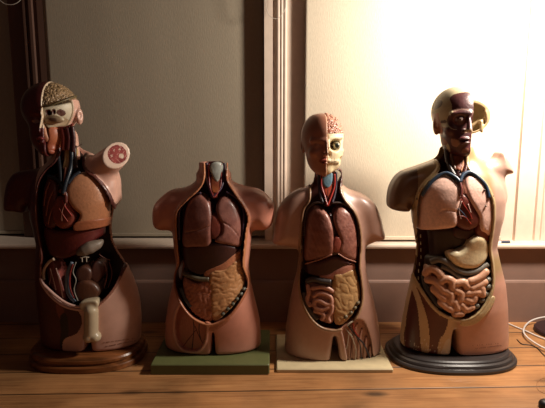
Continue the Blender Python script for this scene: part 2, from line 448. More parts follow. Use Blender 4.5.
# ------------------------------------------------------------------ blinds
def blind(x0p, x1p, Y, label, BLIND=BLIND, zb=None):
    x0, x1 = px(x0p, Y), px(x1p, Y); zb = ZS + .008 if zb is None else zb
    e = empty('roller_blind', ((x0 + x1) / 2, Y, zb), label, 'blind')
    # cloth with the faintest waviness, with thickness
    nx, nz = 60, 24; V = []; F = []
    for s in (0, 1):
        for i in range(nx + 1):
            for j in range(nz + 1):
                x = x0 + (x1 - x0) * i / nx; z = zb + .012 + (ZT - .1 - zb) * j / nz
                V.append((x, Y + .0007 * math.sin(x * 14 + .6) + .0002 * math.sin(x * 37 + z * 3) + s * .0012, z))
    M = (nx + 1) * (nz + 1); idx = lambda i, j, s: s * M + i * (nz + 1) + j
    for i in range(nx):
        for j in range(nz):
            F.append((idx(i, j, 0), idx(i + 1, j, 0), idx(i + 1, j + 1, 0), idx(i, j + 1, 0)))
            F.append((idx(i, j, 1), idx(i, j + 1, 1), idx(i + 1, j + 1, 1), idx(i + 1, j, 1)))
    for j in range(nz):
        F.append((idx(0, j, 0), idx(0, j + 1, 0), idx(0, j + 1, 1), idx(0, j, 1))); F.append((idx(nx, j, 0), idx(nx, j, 1), idx(nx, j + 1, 1), idx(nx, j + 1, 0)))
    mesh_obj('blind_cloth', V, F, BLIND, e, None, True)
    v, f = box_vf(x0, x1, Y - .005, Y + .006, zb, zb + .014, .002)
    mesh_obj('bottom_bar', v, f, BLIND, e, None, False)
    v, f = tube_vf([(x0, Y + .02, ZT - .08), ((x0 + x1) / 2, Y + .02, ZT - .08), (x1, Y + .02, ZT - .08)], .02, 12)
    mesh_obj('roller', v, f, BLIND, e, None, True)
    return e
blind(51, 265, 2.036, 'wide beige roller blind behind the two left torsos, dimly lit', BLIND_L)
blind(303.5, 508, 1.968, 'beige roller blind glowing under the lamp behind the two right torsos')
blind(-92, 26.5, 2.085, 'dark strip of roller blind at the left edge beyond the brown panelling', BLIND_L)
CORD = flat('blind_cord_plastic', '#c9c0b4', .4)
def cord(pts, Y, label, r=.0012, mat=CORD):
    v, f = tube_vf([W(a, b, Y) for a, b in pts], r, 6, 6)
    o = mesh_obj('blind_cord', v, f, mat, None, None, True); tag(o, label, 'cord')
cord([(265.5, -60), (265.6, -10), (266, 5), (268.5, 14), (274, 18.5), (280, 17), (284.5, 10), (286, 0), (286.5, -60)], 1.955, 'pale cord loop hanging over the middle window post')
cord([(-4, -60), (-3, -8), (2, 2), (9, 4.6), (16, 3.4), (21, -1), (23, -8), (24, -60)], 2.0, 'thin cord loop hanging at the top left corner')
cord([(513.5, -60), (513.6, -6), (514.5, 3), (516.2, 8), (518, 10.8)], 1.955, 'short grey cord end hanging at the top right', .0016)

# ------------------------------------------------------------------ models' common builders
BANK = []
def shoulder_sd(G, poly, Y, yc, h, r): return puff(G, poly, Y, yc, h, r)
def board(name, parent, x0, x1, y0, y1, z1, mat, b=.003):
    v, f = box_vf(x0, x1, y0, y1, 0, z1, b); mesh_obj(name, v, f, mat, parent, None, False)
def oval(name, parent, cx, cy, prof, mat, n=96, pw=2.5):
    """prof: list of (rx, ry, z) from the bottom up"""
    V = []; F = []
    for rx, ry, z in prof:
        for k in range(n):
            a = 2 * PI * k / n; c, s = math.cos(a), math.sin(a)
            V.append((cx + rx * math.copysign(abs(c) ** (2 / pw), c), cy + ry * math.copysign(abs(s) ** (2 / pw), s), z))
    for i in range(len(prof) - 1):
        for k in range(n): F.append((i * n + k, i * n + (k + 1) % n, (i + 1) * n + (k + 1) % n, (i + 1) * n + k))
    F.append(tuple(range(n - 1, -1, -1))); F.append(tuple((len(prof) - 1) * n + k for k in range(n)))
    mesh_obj(name, V, F, mat, parent, None, False)
def body(G, T, cav, thighs, zb, shoulders, Yp, ydeep, lip=.0035, rimw=.009, extra=None, crotch=None, neckdeep=None):
    F = T.sd(G)
    for (poly, yc, h, r, k) in shoulders: F = smin(F, puff(G, poly, T.Y0, yc, h, r), k)
    if extra is not None: F = extra(F)
    for (a, b, ra, rb, k) in thighs: F = smin(F, cap(G, a, b, ra, rb), k)
    C2 = P2(G, cav, Yp)
    env = F
    if lip:                                         # raised cut edge round the opening
        F = smin(F, np.maximum(np.maximum(np.abs(C2 - rimw * .45) - rimw * .38, np.abs(env) - lip), G.Y - (T.Y0 - .01)), .004)
    deep = G.Y - (T.Y0 + ydeep)
    F = smax(F, -np.maximum(C2, deep), .0022)
    return F, C2
def nut(parent, p, s, col): pass
def marks(parent, T, rows, col='#5a2a22'):
    """two lines of tiny worn lettering near the hem, too small to read"""
    rnd = random.Random(3); V = []; F = []
    for (xa, ya, xb, yb, n) in rows:
        for i in range(n):
            t = i / (n - 1); a = xa + (xb - xa) * t; b = ya + (yb - ya) * t
            if rnd.random() < .12: continue
            h = .55 + .35 * rnd.random(); s = .25 * (rnd.random() - .5)
            tv, tf = tube_vf(T.onl([(a, b + h / 2), (a + s, b), (a + s * .3, b - h / 2)], -.0006), .00075, 4, 1)
            m = len(V); V += [tuple(q) for q in tv]; F += [tuple(k + m for k in q) for q in tf]
    mesh_obj('maker_marking', V, F, flat('marking_ink', col, .6), parent, None, False)
def eye(parent, c, r, d=(0, -1, 0)):
    d = np.array(d, float); d /= np.linalg.norm(d); V = []; F = []; cols = []
    u = np.cross(d, (0, 0, 1)); u /= np.linalg.norm(u); w_ = np.cross(u, d); n, m = 16, 20
    for i in range(n + 1):
        t = PI * i / n
        for k in range(m):
            a = 2 * PI * k / m; V.append(np.array(c) + r * (math.cos(t) * d + math.sin(t) * (math.cos(a) * u + math.sin(a) * w_)))
            cols.append(lin('#0c0a0a') if t < .22 else lin('#39443a') if t < .6 else lin('#8f8870'))
    for i in range(n):
        for k in range(m): F.append((i * m + k, i * m + (k + 1) % m, (i + 1) * m + (k + 1) % m, (i + 1) * m + k))
    return mesh_obj('eyeball', V, F, SKIN, parent, np.array(cols), True, 'glossy glass eye')
def wave_mod(amp, s, seed, ridge=True):
    """shallow wriggling furrows pressed into a surface"""
    def f(G, F):
        X, Y, Z = np.broadcast_arrays(G.X, G.Y, G.Z); near = np.abs(F) < .008
        p = np.stack([X[near], Y[near] * .5, Z[near]], 1)
        p = p + .004 * np.stack([wob(p, s * .5, seed + 1), 0 * p[:, 0], wob(p, s * .5, seed + 2)], 1)
        v = wob(p, s, seed); v = 1 - 2 * np.exp(-(v / .28) ** 2) if ridge else v
        F = np.array(F, copy=True); F[near] -= amp * v; return F
    return f

# ================================================================== torso on the green board (no head)
def torso_green():
    Y0 = 1.655
    e = empty('anatomical_torso', (float(P(212, 300, Y0)[0]), Y0, 0), 'headless salmon-pink anatomical torso with open chest and belly on a green board', 'anatomical model')
    T = Form(Y0, [(155, 199, 227.5, .042, .045), (163, 199, 227.5, .042, .045), (178, 199.5, 228, .046, .05), (184, 195, 232, .052, .055), (190, 186, 240, .066, .06), (200, 177, 248, .083, .066), (215, 172.5, 252, .097, .072), (231, 173, 252, .103, .075), (250, 175, 250.5, .098, .072), (265, 177, 249, .092, .068), (280, 174, 250.5, .094, .068), (295, 170, 254, .098, .075), (307, 168, 257, .098, .08), (320, 166, 260, .094, .082), (335, 165.5, 261, .088, .08), (350, 167, 261, .086, .08), (370, 168, 261, .086, .08)])
    zb = .036
    x0, x1, z0, z1 = bounds([(150, 155), (276, 155), (276, 365), (150, 365)], Y0, .015)
    G = Grid((x0, Y0 - .125, max(z0, .02)), (x1, Y0 + .1, z1), .003)
    Yp = Y0 - .07
    cav = [(205, 158), (204, 178), (199, 190), (186, 202), (177, 213), (176.5, 230), (177.5, 250), (178.5, 264), (174, 277), (175, 289), (187, 308), (200, 318), (214, 320.5), (230, 312), (245, 292), (246.5, 282), (242, 267), (243, 250), (245, 232), (247, 219), (243, 208), (233, 194), (225, 181), (223, 158)]
    sh = [([(199, 172), (228, 172), (231, 181), (244, 186), (258, 189), (268, 196), (273.5, 205), (274, 214), (272, 224), (266, 229.5), (258, 230), (250, 228), (235, 226), (190, 226), (174, 229), (168, 230), (160, 230), (154, 226), (152.5, 216), (154, 206), (160, 198), (171, 190), (187, 187), (197, 181)], Y0 + .008, .056, .05, .02)]
    F, C2 = body(G, T, cav, [], zb, sh, Yp, .035)
    # cleft between the legs, a recessed window in the left thigh, the flat neck top and the flat foot
    leg = puff(G, [(212, 334), (214, 334), (215, 350), (217, 372), (209, 372), (211, 350)], Y0 - .085, Y0 - .14, .165, .001)
    F = smax(F, -leg, .010)
    th = [(186, 298), (178, 310), (174.5, 322), (174.5, 336), (179, 347), (186, 351), (198, 350), (204.5, 341), (206.5, 328), (207, 316), (202, 308), (194, 302)]
    Yt = Y0 - .085; H2 = P2(G, th, Yt)
    F = smin(F, np.maximum(np.maximum(np.abs(H2 - .004) - .0035, np.abs(T.sd(G)) - .003), np.maximum(G.Y - Y0, .006 - C2)), .004)
    F = smax(F, -np.maximum(np.maximum(H2, -(T.sd(G) + .009)), .0085 - C2), .003)
    zn = bz(162.5, Y0 - .03); F = smax(F, G.Z - zn, .003)
    F = smax(F, zb - G.Z, .012)
    skin = ('#ba7c6a', '#c58874', 9, 1)
    def region(c):
        d = T.sdp(c); q = inpx(c, cav, Yp); h = inpx(c, th, Yt); fr = c[:, 1] < Y0 + .034 + .01
        r = np.zeros(len(c), int)
        r[(q < .0095) & (d > -.012) & (c[:, 1] < Y0 + .0) & (c[:, 2] < zn - .002)] = 1
        r[(q < .0025) & (d < -.004) & fr] = 2
        r[(h < .001) & (q > .006) & (d < -.007) & (c[:, 1] < Y0)] = 3
        r[(np.abs(h - .004) < .0042) & (q > .006) & (d > -.006) & (c[:, 1] < Y0)] = 4
        return r
    o = split(G, F, region, {0: ('skin_shell', skin, SKIN, None, None), 1: ('cut_rim', ('#a8694c', '#b87c58', 20, 2), SKIN, None, 'orange-brown cut edge of the opening'), 2: ('cavity_lining', ('#4a1c1c', '#5c2624', 15, 3), SKIN, None, 'dark maroon inside'), 3: ('thigh_muscle', ('#9c5c4c', '#ac6a58', 40, 3), SKIN, None, 'red muscle in the thigh window'), 4: ('window_rim', '#cc9682', SKIN, None, 'pale raised rim of the thigh window')}, e)
    board('base_board', e, float(P(150.5, 375, 1.505)[0]), float(P(269.5, 375, 1.505)[0]), 1.507, 1.79, .035, flat('green_baize_paint', '#5c6038', .55, 0, .08, 30))
    # neck: larynx and vessels
    vessel('trachea', T, [(215, 163), (214.5, 175), (214, 187), (214, 197)], .011, .020, '#6d2f20', e)
    organ('larynx', T, [(209, 167), (215, 164), (221, 167), (219, 175), (216, 182), (212, 176)], .004, ('#9aa09a', '#8d8f86', 90, 5), e, .006)
    organ('thyroid', T, [(211, 178), (218, 178), (220, 188), (216, 193), (211, 190)], .006, ('#7e3a20', '#93502c', 90, 5), e, .006)
    for a, c in (((206.5, 163), '#3a2338'), ((224, 163), '#3a2338')):
        vessel('jugular_vein', T, [a, (a[0], 175), (a[0] + (3 if a[0] < 210 else -3), 188), (213, 197)], .0045, .011, c, e, 'dark purple neck vein')
    for a in (209, 221): vessel('carotid_artery', T, [(a, 164), (a, 176), (a + (1 if a < 214 else -1), 188), (214, 198)], .003, .009, '#7d2018', e, 'red neck artery')
    vessel('neck_rim_vessel', T, [(201, 193), (190, 196), (182, 205), (179, 217), (179.5, 240)], .0035, .012, '#3d2a3c', e)
    vessel('neck_rim_vessel', T, [(226, 192), (235, 197), (243, 209), (243.5, 222), (241.5, 240)], .0035, .012, '#3d2a3c', e)
    lung = ('#7a4c44', '#8b5b50', 160, 4)
    def seam(pts, rr=.0018):
        def f(G_, F_):
            return smax(F_, -chain(G_, T.onl(pts, .010), rr, 3), .002)
        return f
    organ('lung', T, [(197.6, 196), (189, 202), (184.5, 215), (183, 230), (182.5, 246), (196, 245.5), (209.5, 244), (211, 230), (211, 215), (208, 203), (203, 198)], .008, lung, e, .02, mod=seam([(183, 233), (196, 231), (210, 226)]))
    organ('lung', T, [(222, 199), (217, 206), (218, 215), (222.5, 224), (222, 233), (216, 240), (228, 243.5), (240, 247), (242, 235), (240, 220), (236, 208), (229, 200)], .008, lung, e, .02, mod=seam([(222, 222), (232, 228), (241, 240)]))
    organ('heart', T, [(212, 215), (218, 217), (222, 225), (221, 233), (215, 238), (210, 234), (209, 224)], .012, ('#5d2620', '#7a3a2c', 80, 2), e, .02)
    organ('liver', T, [(181.5, 248), (195, 246), (210, 243), (222, 243), (236, 248), (238, 252), (226, 263), (212, 270), (203, 274), (190, 272), (182, 262)], .012, ('#321718', '#3e1c1b', 30, 2), e, .016, mod=seam([(206, 245), (205, 258), (203, 274)], .0012))
    organ('stomach', T, [(240, 253), (239, 263), (230, 270), (218, 275), (206, 276), (206, 270), (222, 263), (232, 256)], .011, ('#a96b50', '#b57a58', 30, 3), e, .014)
    vessel('transverse_colon', T, [(184, 273), (190, 276), (200, 279), (209, 279)], .0085, .014, '#5d5444', e, 'grey-green band of colon')
    vessel('ascending_colon', T, [(181, 288), (185, 298), (191, 307)], .007, .014, '#3b3a38', e, 'dark grey colon at the left edge')
    organ('small_intestine', T, [(183, 280), (196, 283), (211, 282), (213, 300), (212, 318), (203, 317), (192, 309), (185, 297)], .010, ('#9c6048', '#ac7058', 60, 7), e, .014, mod=wave_mod(.0010, 140, 11))
    organ('omentum', T, [(211, 273), (225, 270), (238, 261), (241, 268), (244.5, 284), (241, 294), (232, 306), (222, 315), (214, 318), (212, 300)], .008, ('#a8784e', '#b4845a', 50, 8), e, .014, label='yellow fatty apron over the gut', mod=wave_mod(.0009, 130, 5))
    vv = [(246, 288), (243, 293), (239, 298), (235, 303), (230, 308), (225, 313)]
    for i, a in enumerate(vv):
        v, f = tube_vf([T.on(a[0] - .8, a[1], .004), T.on(a[0] - 2.2, a[1] + 1.2, .004), T.on(a[0] - 3.5, a[1] + 1.8, .006)], [.0045, .006, .0045], 8, 3)
        mesh_obj('colon_pouch', v, f, ORG, e, np.tile(lin('#5b5a4e'), (len(v), 1)))
    # thigh window vessels
    for pts, c in (([(193, 318), (194, 328), (193, 340), (192, 349)], '#2a1218'), ([(200, 318), (199, 330), (201, 340)], '#2a1218'), ([(196, 330), (188, 340), (183, 347)], '#6d2a20'), ([(195, 326), (199, 336), (204, 345)], '#5a1d18')):
        vessel('thigh_vessel', T, pts, .0016, .010, c, e)
    organ('groin_muscle', T, [(179, 318), (186, 314), (193, 326), (194, 340), (188, 349), (180, 344), (176, 332)], .009, ('#a06252', '#ac6e5c', 50, 3), e, .012, Yp=Yt)
    organ('pubic_flap', T, [(207, 320), (216, 322), (230, 315), (228, 319), (216, 327), (208, 326)], -.001, '#a96a50', e, .004)
    return e, T
torso_green()

# ================================================================== torso on the cream board (half face, half skull)
def torso_cream():
    Y0 = 1.665
    e = empty('anatomical_torso', (float(P(330, 300, Y0)[0]), Y0, 0), 'tan anatomical torso with half skin, half skull face on a cream board', 'anatomical model')
    T = Form(Y0, [(160, 312, 341, .040, .05), (172, 312.5, 340.5, .042, .052), (184, 311, 342, .048, .058), (192, 306, 347, .056, .062), (200, 302, 354, .070, .066), (210, 300, 361, .086, .07), (225, 299.5, 363, .099, .074), (240, 299, 364.5, .103, .075), (255, 299, 364.5, .100, .072), (270, 297, 365.5, .096, .07), (284, 293.5, 369, .098, .072), (298, 290.5, 373, .102, .078), (312, 288, 376, .102, .082), (326, 286, 378.5, .098, .084), (340, 285, 380, .094, .084), (352, 284.5, 380, .092, .084), (372, 285, 380, .092, .084)])
    zb = .0135
    x0, x1, z0, z1 = bounds([(270, 158), (388, 158), (388, 372), (270, 372)], Y0, .012)
    G = Grid((x0, Y0 - .13, 0.0), (x1, Y0 + .1, z1), .003)
    Yp = Y0 - .07
    cav = [(311, 172), (312, 188), (311, 201), (305, 211), (302.5, 228), (301.5, 245), (302, 262), (300.5, 285), (303, 300), (311, 315), (322.5, 324), (338, 325.5), (352, 317.5), (360.5, 301), (361, 284), (358.5, 265), (360, 245), (359, 228), (354, 213), (345, 202), (340.5, 191), (341.5, 172)]
    sh = [([(318, 186), (334, 186), (342, 187.5), (352, 190), (365, 195), (375, 204), (380, 215), (383, 228), (384.5, 238), (375, 241.5), (364, 244.5), (352, 240), (340, 232), (318, 232), (306, 242), (299, 247.5), (290, 246.5), (274, 243.5), (273.5, 234), (275.5, 221), (279, 207), (288, 196), (299, 189), (309, 187)], Y0 + .008, .056, .048, .02)]
    F, C2 = body(G, T, cav, [], zb, sh, Yp, .035)
    leg = puff(G, [(333.5, 337), (336, 337), (338.5, 348), (340, 362), (340, 380), (329, 380), (330.5, 362), (332, 348)], Y0 - .085, Y0 - .14, .165, .001)
    F = smax(F, -leg, .02)
    th = [(342, 327), (350, 321), (361, 320), (367.5, 329), (372, 343), (374, 356), (375, 372), (347, 372), (347.5, 360), (345.5, 348), (343.5, 337)]
    Yt = Y0 - .09; H2 = P2(G, th, Yt)
    F = smax(F, -np.maximum(H2, -(T.sd(G) + .010)), .003)
    F = smax(F, zb - G.Z, .008)
    zn = bz(168, Y0); F = smax(F, G.Z - zn, .003)
    skin = ('#b08878', '#bb9482', 9, 4)
    def region(c):
        d = T.sdp(c); q = inpx(c, cav, Yp); h = inpx(c, th, Yt); fr = c[:, 1] < Y0 + .044
        r = np.zeros(len(c), int)
        r[(q < .009) & (d > -.010) & (c[:, 1] < Y0)] = 1
        r[(q < .0025) & (d < -.004) & fr] = 2
        r[c[:, 2] > bz(186, Y0 - .04)] = 2
        r[(h < .0015) & (d < -.003) & (c[:, 1] < Y0)] = 4
        r[(h < .001) & (d < -.007) & (c[:, 1] < Y0)] = 3
        return r
    split(G, F, region, {0: ('skin_shell', skin, SKIN, None, None), 1: ('cut_rim', ('#8d6a50', '#a98868', 30, 2), SKIN, None, 'tan and grey cut edge of the opening'), 2: ('cavity_lining', ('#4a2420', '#5c302a', 15, 3), SKIN, None, 'dark brown inside'), 3: ('thigh_muscle', ('#946450', '#a4745e', 50, 3), SKIN, None, 'brown-red muscle bared on the thigh'), 4: ('thigh_cut_edge', '#6d4533', SKIN, None, None)}, e)
    board('base_board', e, float(P(276.5, 374, 1.52)[0]), float(P(393.5, 374, 1.52)[0]), 1.521, 1.80, .0128, flat('cream_board_paint', '#c9b892', .55, 0, .08, 30))
    # neck
    vessel('trachea', T, [(327, 172), (327.5, 184), (327.5, 196), (327.5, 206)], .010, .019, '#4a1a16', e)
    organ('larynx', T, [(322, 174), (328, 172), (333, 175), (332, 184), (328, 188), (323, 183)], .005, ('#6f90a0', '#587484', 90, 5), e, .006, label='grey-blue larynx')
    organ('thyroid', T, [(325, 186), (333, 185), (334, 194), (330, 198), (326, 194)], .008, ('#a03a22', '#b05030', 90, 5), e, .006)
    for a, b_, c_ in ((319, 323, '#2e2230'), (336, 332, '#2e2230')): vessel('jugular_vein', T, [(a, 172), (a, 184), (a + (b_ - a) * .3, 194), (b_, 203)], .0045, .010, c_, e)
    for a, b_, c_ in ((321.5, 325, '#8f1f18'), (334.5, 331, '#a82a1e')): vessel('carotid_artery', T, [(a, 174), (a, 186), (b_, 197), (327.5, 206)], .0028, .006, c_, e, 'red neck artery')
    vessel('neck_rim_vessel', T, [(323, 203), (315, 203), (308, 209), (305, 219), (304, 236)], .0034, .010, '#3f302c', e)
    vessel('neck_rim_vessel', T, [(331, 203), (341, 203), (350, 208), (356, 217), (358.5, 232), (358.5, 246)], .0034, .010, '#3f302c', e)
    lung = ('#835044', '#986456', 200, 4)
    organ('lung', T, [(317, 209.5), (309.5, 216), (305.5, 230), (304.5, 245), (304.5, 262), (318, 257.5), (331, 253), (332.5, 240), (331.5, 227), (328, 217), (323, 211)], .007, lung, e, .02, mod=wave_mod(.0004, 600, 2))
    organ('lung', T, [(341, 208.5), (335.5, 214), (334.5, 222), (337.5, 231), (340.5, 240), (338.5, 250), (347, 256), (356.5, 259.5), (358, 245), (356.5, 229), (353, 217), (347, 210)], .007, lung, e, .02, mod=wave_mod(.0004, 600, 2))
    organ('heart', T, [(334, 237), (338, 236), (341, 241), (339.5, 249), (334.5, 250.5), (332, 244)], .009, ('#8a4034', '#9a5040', 80, 2), e, .014)
    organ('pericardium', T, [(330, 215), (334, 222), (337, 234), (341, 246), (337, 254), (331, 253), (329, 235)], .02, '#3a1c1c', e, .015)
    for pts in ([(305, 264), (318, 260), (332, 254.5)], [(338, 253.5), (346, 258.5), (356, 262)]): vessel('lung_edge', T, pts, .0022, .008, '#a8705c', e)
    organ('liver', T, [(305, 266), (318, 262), (331, 256.5), (338, 256.5), (347, 261), (351, 264), (343, 268), (335, 271), (326, 276), (316, 276.5), (307, 274.5)], .013, ('#3c1c1a', '#482422', 30, 2), e, .016)
    organ('stomach', T, [(320, 275.5), (329, 273.5), (336, 269), (345, 265), (353, 264), (355, 269), (346, 274), (335, 278), (324, 277.5)], .010, ('#a86c5a', '#b47a66', 30, 3), e, .014)
    vessel('transverse_colon', T, [(307, 281), (314, 279), (322, 281), (331, 282)], .010, .013, '#3d3634', e, 'dark grey band of colon')
    vessel('ascending_colon', T, [(304, 292), (306, 303), (311, 312), (318, 319)], .0085, .012, '#4b4038', e, 'dark grey-brown colon at the left edge')
    coils('small_intestine', T, [[(308, 286), (309, 293), (307, 300), (310, 305)], [(314, 296), (319, 293), (326, 294), (331, 298), (331, 303.5), (326, 304), (321, 301), (316, 300), (314, 304), (317, 308), (323, 309), (328, 307)], [(313, 288), (320, 287), (327, 288), (332, 291)], [(315, 311), (320, 312), (324, 315), (322, 319)], [(332, 306), (331, 312), (328, 316), (329, 321)]], .0078, .006, ('#b4806c', '#be8c78', 60, 7), e, fill=[(307, 284), (320, 283), (334, 284), (334, 300), (333, 321), (322, 321), (312, 313), (305, 300)])
    organ('omentum', T, [(333.5, 276), (344, 273), (354, 269.5), (356.5, 276), (359.5, 288), (359, 299), (354, 308), (346, 318), (336, 322), (333.5, 305)], .007, ('#ac8658', '#b89264', 50, 8), e, .014, label='yellow fatty apron over the gut', mod=wave_mod(.0008, 150, 25))
    for a in ((358, 303), (355, 308), (351, 313), (346, 317)):
        v, f = tube_vf([T.on(a[0] + 1, a[1] - 1.2, .006), T.on(a[0], a[1], .004), T.on(a[0] - 1.5, a[1] + 1.5, .006)], [.004, .006, .004], 8, 3)
        mesh_obj('colon_pouch', v, f, ORG, e, np.tile(lin('#6d6049'), (len(v), 1)))
    # bared thigh
    for pts in ([(351, 324), (347.5, 335), (349, 350), (349, 362)], [(357, 323), (353, 338), (353.5, 352), (354, 363)], [(362, 328), (359, 340), (358, 352), (358, 363)], [(366, 336), (364.5, 350), (364, 363)], [(370, 346), (369.5, 355), (369.5, 363)]):
        vessel('muscle_strand', T, pts, [.004, .0065, .006, .005], .0130, '#a07460', e)
    vessel('femoral_vein', T, [(348, 325), (352, 331), (357, 337), (363, 343), (367, 351), (371, 361)], .0026, .007, '#26202c', e)
    vessel('femoral_vein', T, [(356, 336), (360, 345), (361, 353), (362, 362)], .0018, .008, '#2a2228', e)
    vessel('femoral_artery', T, [(353, 322), (354, 330), (359, 337)], .0026, .006, '#8d2a1e', e)
    vessel('femoral_artery', T, [(352, 336), (352, 346), (350, 358)], .0014, .008, '#5d241c', e)
    for pts in ([(345, 328), (349, 333), (353, 340), (356, 350), (355, 361)], [(349, 333), (348, 341), (346.5, 349)], [(347, 331), (352, 336), (354, 344)]): vessel('nerve', T, pts, .0013, .006, '#b9ae9a', e, 'pale nerve')
    vessel('femoral_artery', T, [(347, 326), (350, 323), (354, 321)], .003, .004, '#b3a894', e, 'pale vessel at the groin')
    # ---------------- head
    Yh = Y0 - .004
    hx = lambda a, b, dy=0.0: W(a, b, Yh + dy)
    h = empty('head', (0, 0, 0), None, None); h.parent = e; h.location = np.array(hx(324, 145)) - np.array(e.location)
    x0, x1, z0, z1 = bounds([(298, 108), (350, 108), (350, 182), (298, 182)], Yh, .006)
    G = Grid((x0, Yh - .125, z0), (x1, Yh + .1, z1), .0021)
    def base(G):
        f = ell(G, hx(323.2, 136, .008), (21 * KM, .088, 23.5 * KM))
        f = smin(f, ell(G, hx(325.4, 155, -.022), (18.0 * KM, .060, 20 * KM)), .022)
        f = smin(f, ell(G, hx(326.5, 170.5, -.058), (6.5 * KM, .018, 5.5 * KM)), .018)      # chin
        return f
    B = base(G); xm = float(P(327.4, 140, Yh - .08)[0])
    sk = B
    sk = smin(sk, cap(G, hx(312, 141, -.066), hx(327, 141.5, -.078), .007, .006), .012)     # brow
    sk = smax(sk, -ell(G, hx(316.5, 145.5, -.088), (.020, .014, .010)), .012)               # eye hollow
    sk = smin(sk, ell(G, hx(317.2, 145.8, -.066), (.012, .010, .0075)), .004)               # closed lid
    sk = smin(sk, cap(G, hx(327.2, 143, -.082), hx(328, 153.5, -.100), .005, .0085), .008)
    sk = smin(sk, ell(G, hx(324.6, 154.5, -.090), (.007, .009, .006)), .005)                # nostril wing
    sk = smin(sk, ell(G, hx(325.5, 160.4, -.086), (.015, .008, .0036)), .004)
    sk = smin(sk, ell(G, hx(325.8, 163.2, -.084), (.013, .008, .004)), .004)
    sk = smin(sk, ell(G, hx(314, 153, -.060), (.016, .016, .014)), .014)                    # cheek
    ear = ell(G, hx(303.2, 145.5, .008), (.008, .017, .026)); ear = smax(ear, -ell(G, hx(301.8, 144.5, -.002), (.006, .010, .015)), .004)
    sk = smin(sk, ear, .006)
    half = sk + 0.0
    half = np.maximum(half, G.X - xm)
    # the back of the head and a slab of neck carry on behind the skull half
    back = np.maximum(B + .003, (Yh + .02) - G.Y); half = smin(half, back, .003)
    half = smax(half, G.Z - bz(112, Yh), .02)
    half = smax(half, -cap(G, hx(340, 185, -.11), hx(310, 185, -.11), .018), .01)
    def reg(c): return np.where((c[:, 0] > xm - .0032) & (c[:, 1] < Yh + .018) & (c[:, 0] < xm + .002), 1, 0)
    V, Q = nets(G, half)
    lips = inpx
    def scol(p):
        c = colfn(('#9f6a54', '#ab7660', 14, 9))(p)
        m = inpx(p, [(319, 160.4), (324, 158.6), (328, 159), (328, 164.8), (324, 165), (320, 162.6)], Yh - .085) < 0
        c[m & (p[:, 1] < Yh - .04)] = lin('#8a4238'); return c
    split(G, half, reg, {0: ('face_skin', scol, SKIN, h, 'skin-covered half of the face'), 1: ('cut_edge', '#c39a80', SKIN, h, 'pale cut edge down the middle of the face')}, h)
    # skull half
    s = B + .0065
    zb_ = bz(133.2, Yh - .05)
    s = smin(s, cap(G, hx(329, 138.5, -.068), hx(341, 137.5, -.045), .007, .007), .006)
    s = smin(s, cap(G, hx(334.5, 153.5, -.062), hx(342, 150.5, -.030), .0055, .0055), .006)   # cheek bone
    s = smin(s, cap(G, hx(328, 141, -.076), hx(328.5, 147.5, -.088), .005, .005), .005)
    s = smax(s, -ell(G, hx(336.3, 145.2, -.072), (.0225, .034, .0195)), .004)               # orbit
    s = smax(s, -ell(G, hx(329.8, 154.5, -.085), (.0062, .018, .0100)), .003)               # nose opening
    s = smax(s, -ell(G, hx(342.5, 160.5, -.045), (.012, .030, .013)), .006)                 # hollow under the cheek bone
    s = smin(s, np.maximum(cap(G, hx(326, 161, -.075), hx(337, 161.5, -.056), .0090), B + .0), .004)
    s = np.maximum(s, xm + .0008 - G.X); s = np.maximum(s, G.Z - zb_); s = np.maximum(s, G.Y - (Yh + .02))
    s = smax(s, G.Z - bz(112, Yh), .02)
    def bcol(p):
        c = colfn(('#d6c6a2', '#c8b48c', 40, 3))(p)
        t = (np.abs(((p[:, 0] - xm) / KM) % 2.3 - 1.15) > .95) & (inpx(p, [(328, 157.5), (337, 158), (336, 166), (328, 166.5)], Yh - .08, False) < 0)
        c[t] = lin('#8a7250')
        g = (np.abs(p[:, 2] - bz(162, Yh - .075)) < .0013) & (p[:, 0] < float(P(337, 150, Yh - .07)[0])) & (p[:, 1] < Yh - .03); c[g] = lin('#6a5038')
        return c
    sculpt('skull_half', G, s, bcol, DULL, h, 'cream skull half with bared teeth')
    b = np.maximum(np.maximum(B + .007, xm + .001 - G.X), (zb_ + .0005) - G.Z); b = np.maximum(b, G.Y - (Yh + .022))
    b = wave_mod(.0022, 330, 12)(G, b)
    sculpt('brain', G, b, ('#b9826c', '#a5705c', 300, 2), ORG, h, 'pink folded brain in the opened crown')
    eye(h, hx(336.5, 145.4, -.052), .0118, (.12, -1, .0))
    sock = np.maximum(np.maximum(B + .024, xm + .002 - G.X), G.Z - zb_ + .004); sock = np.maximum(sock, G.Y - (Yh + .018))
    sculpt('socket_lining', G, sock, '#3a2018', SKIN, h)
torso_cream()

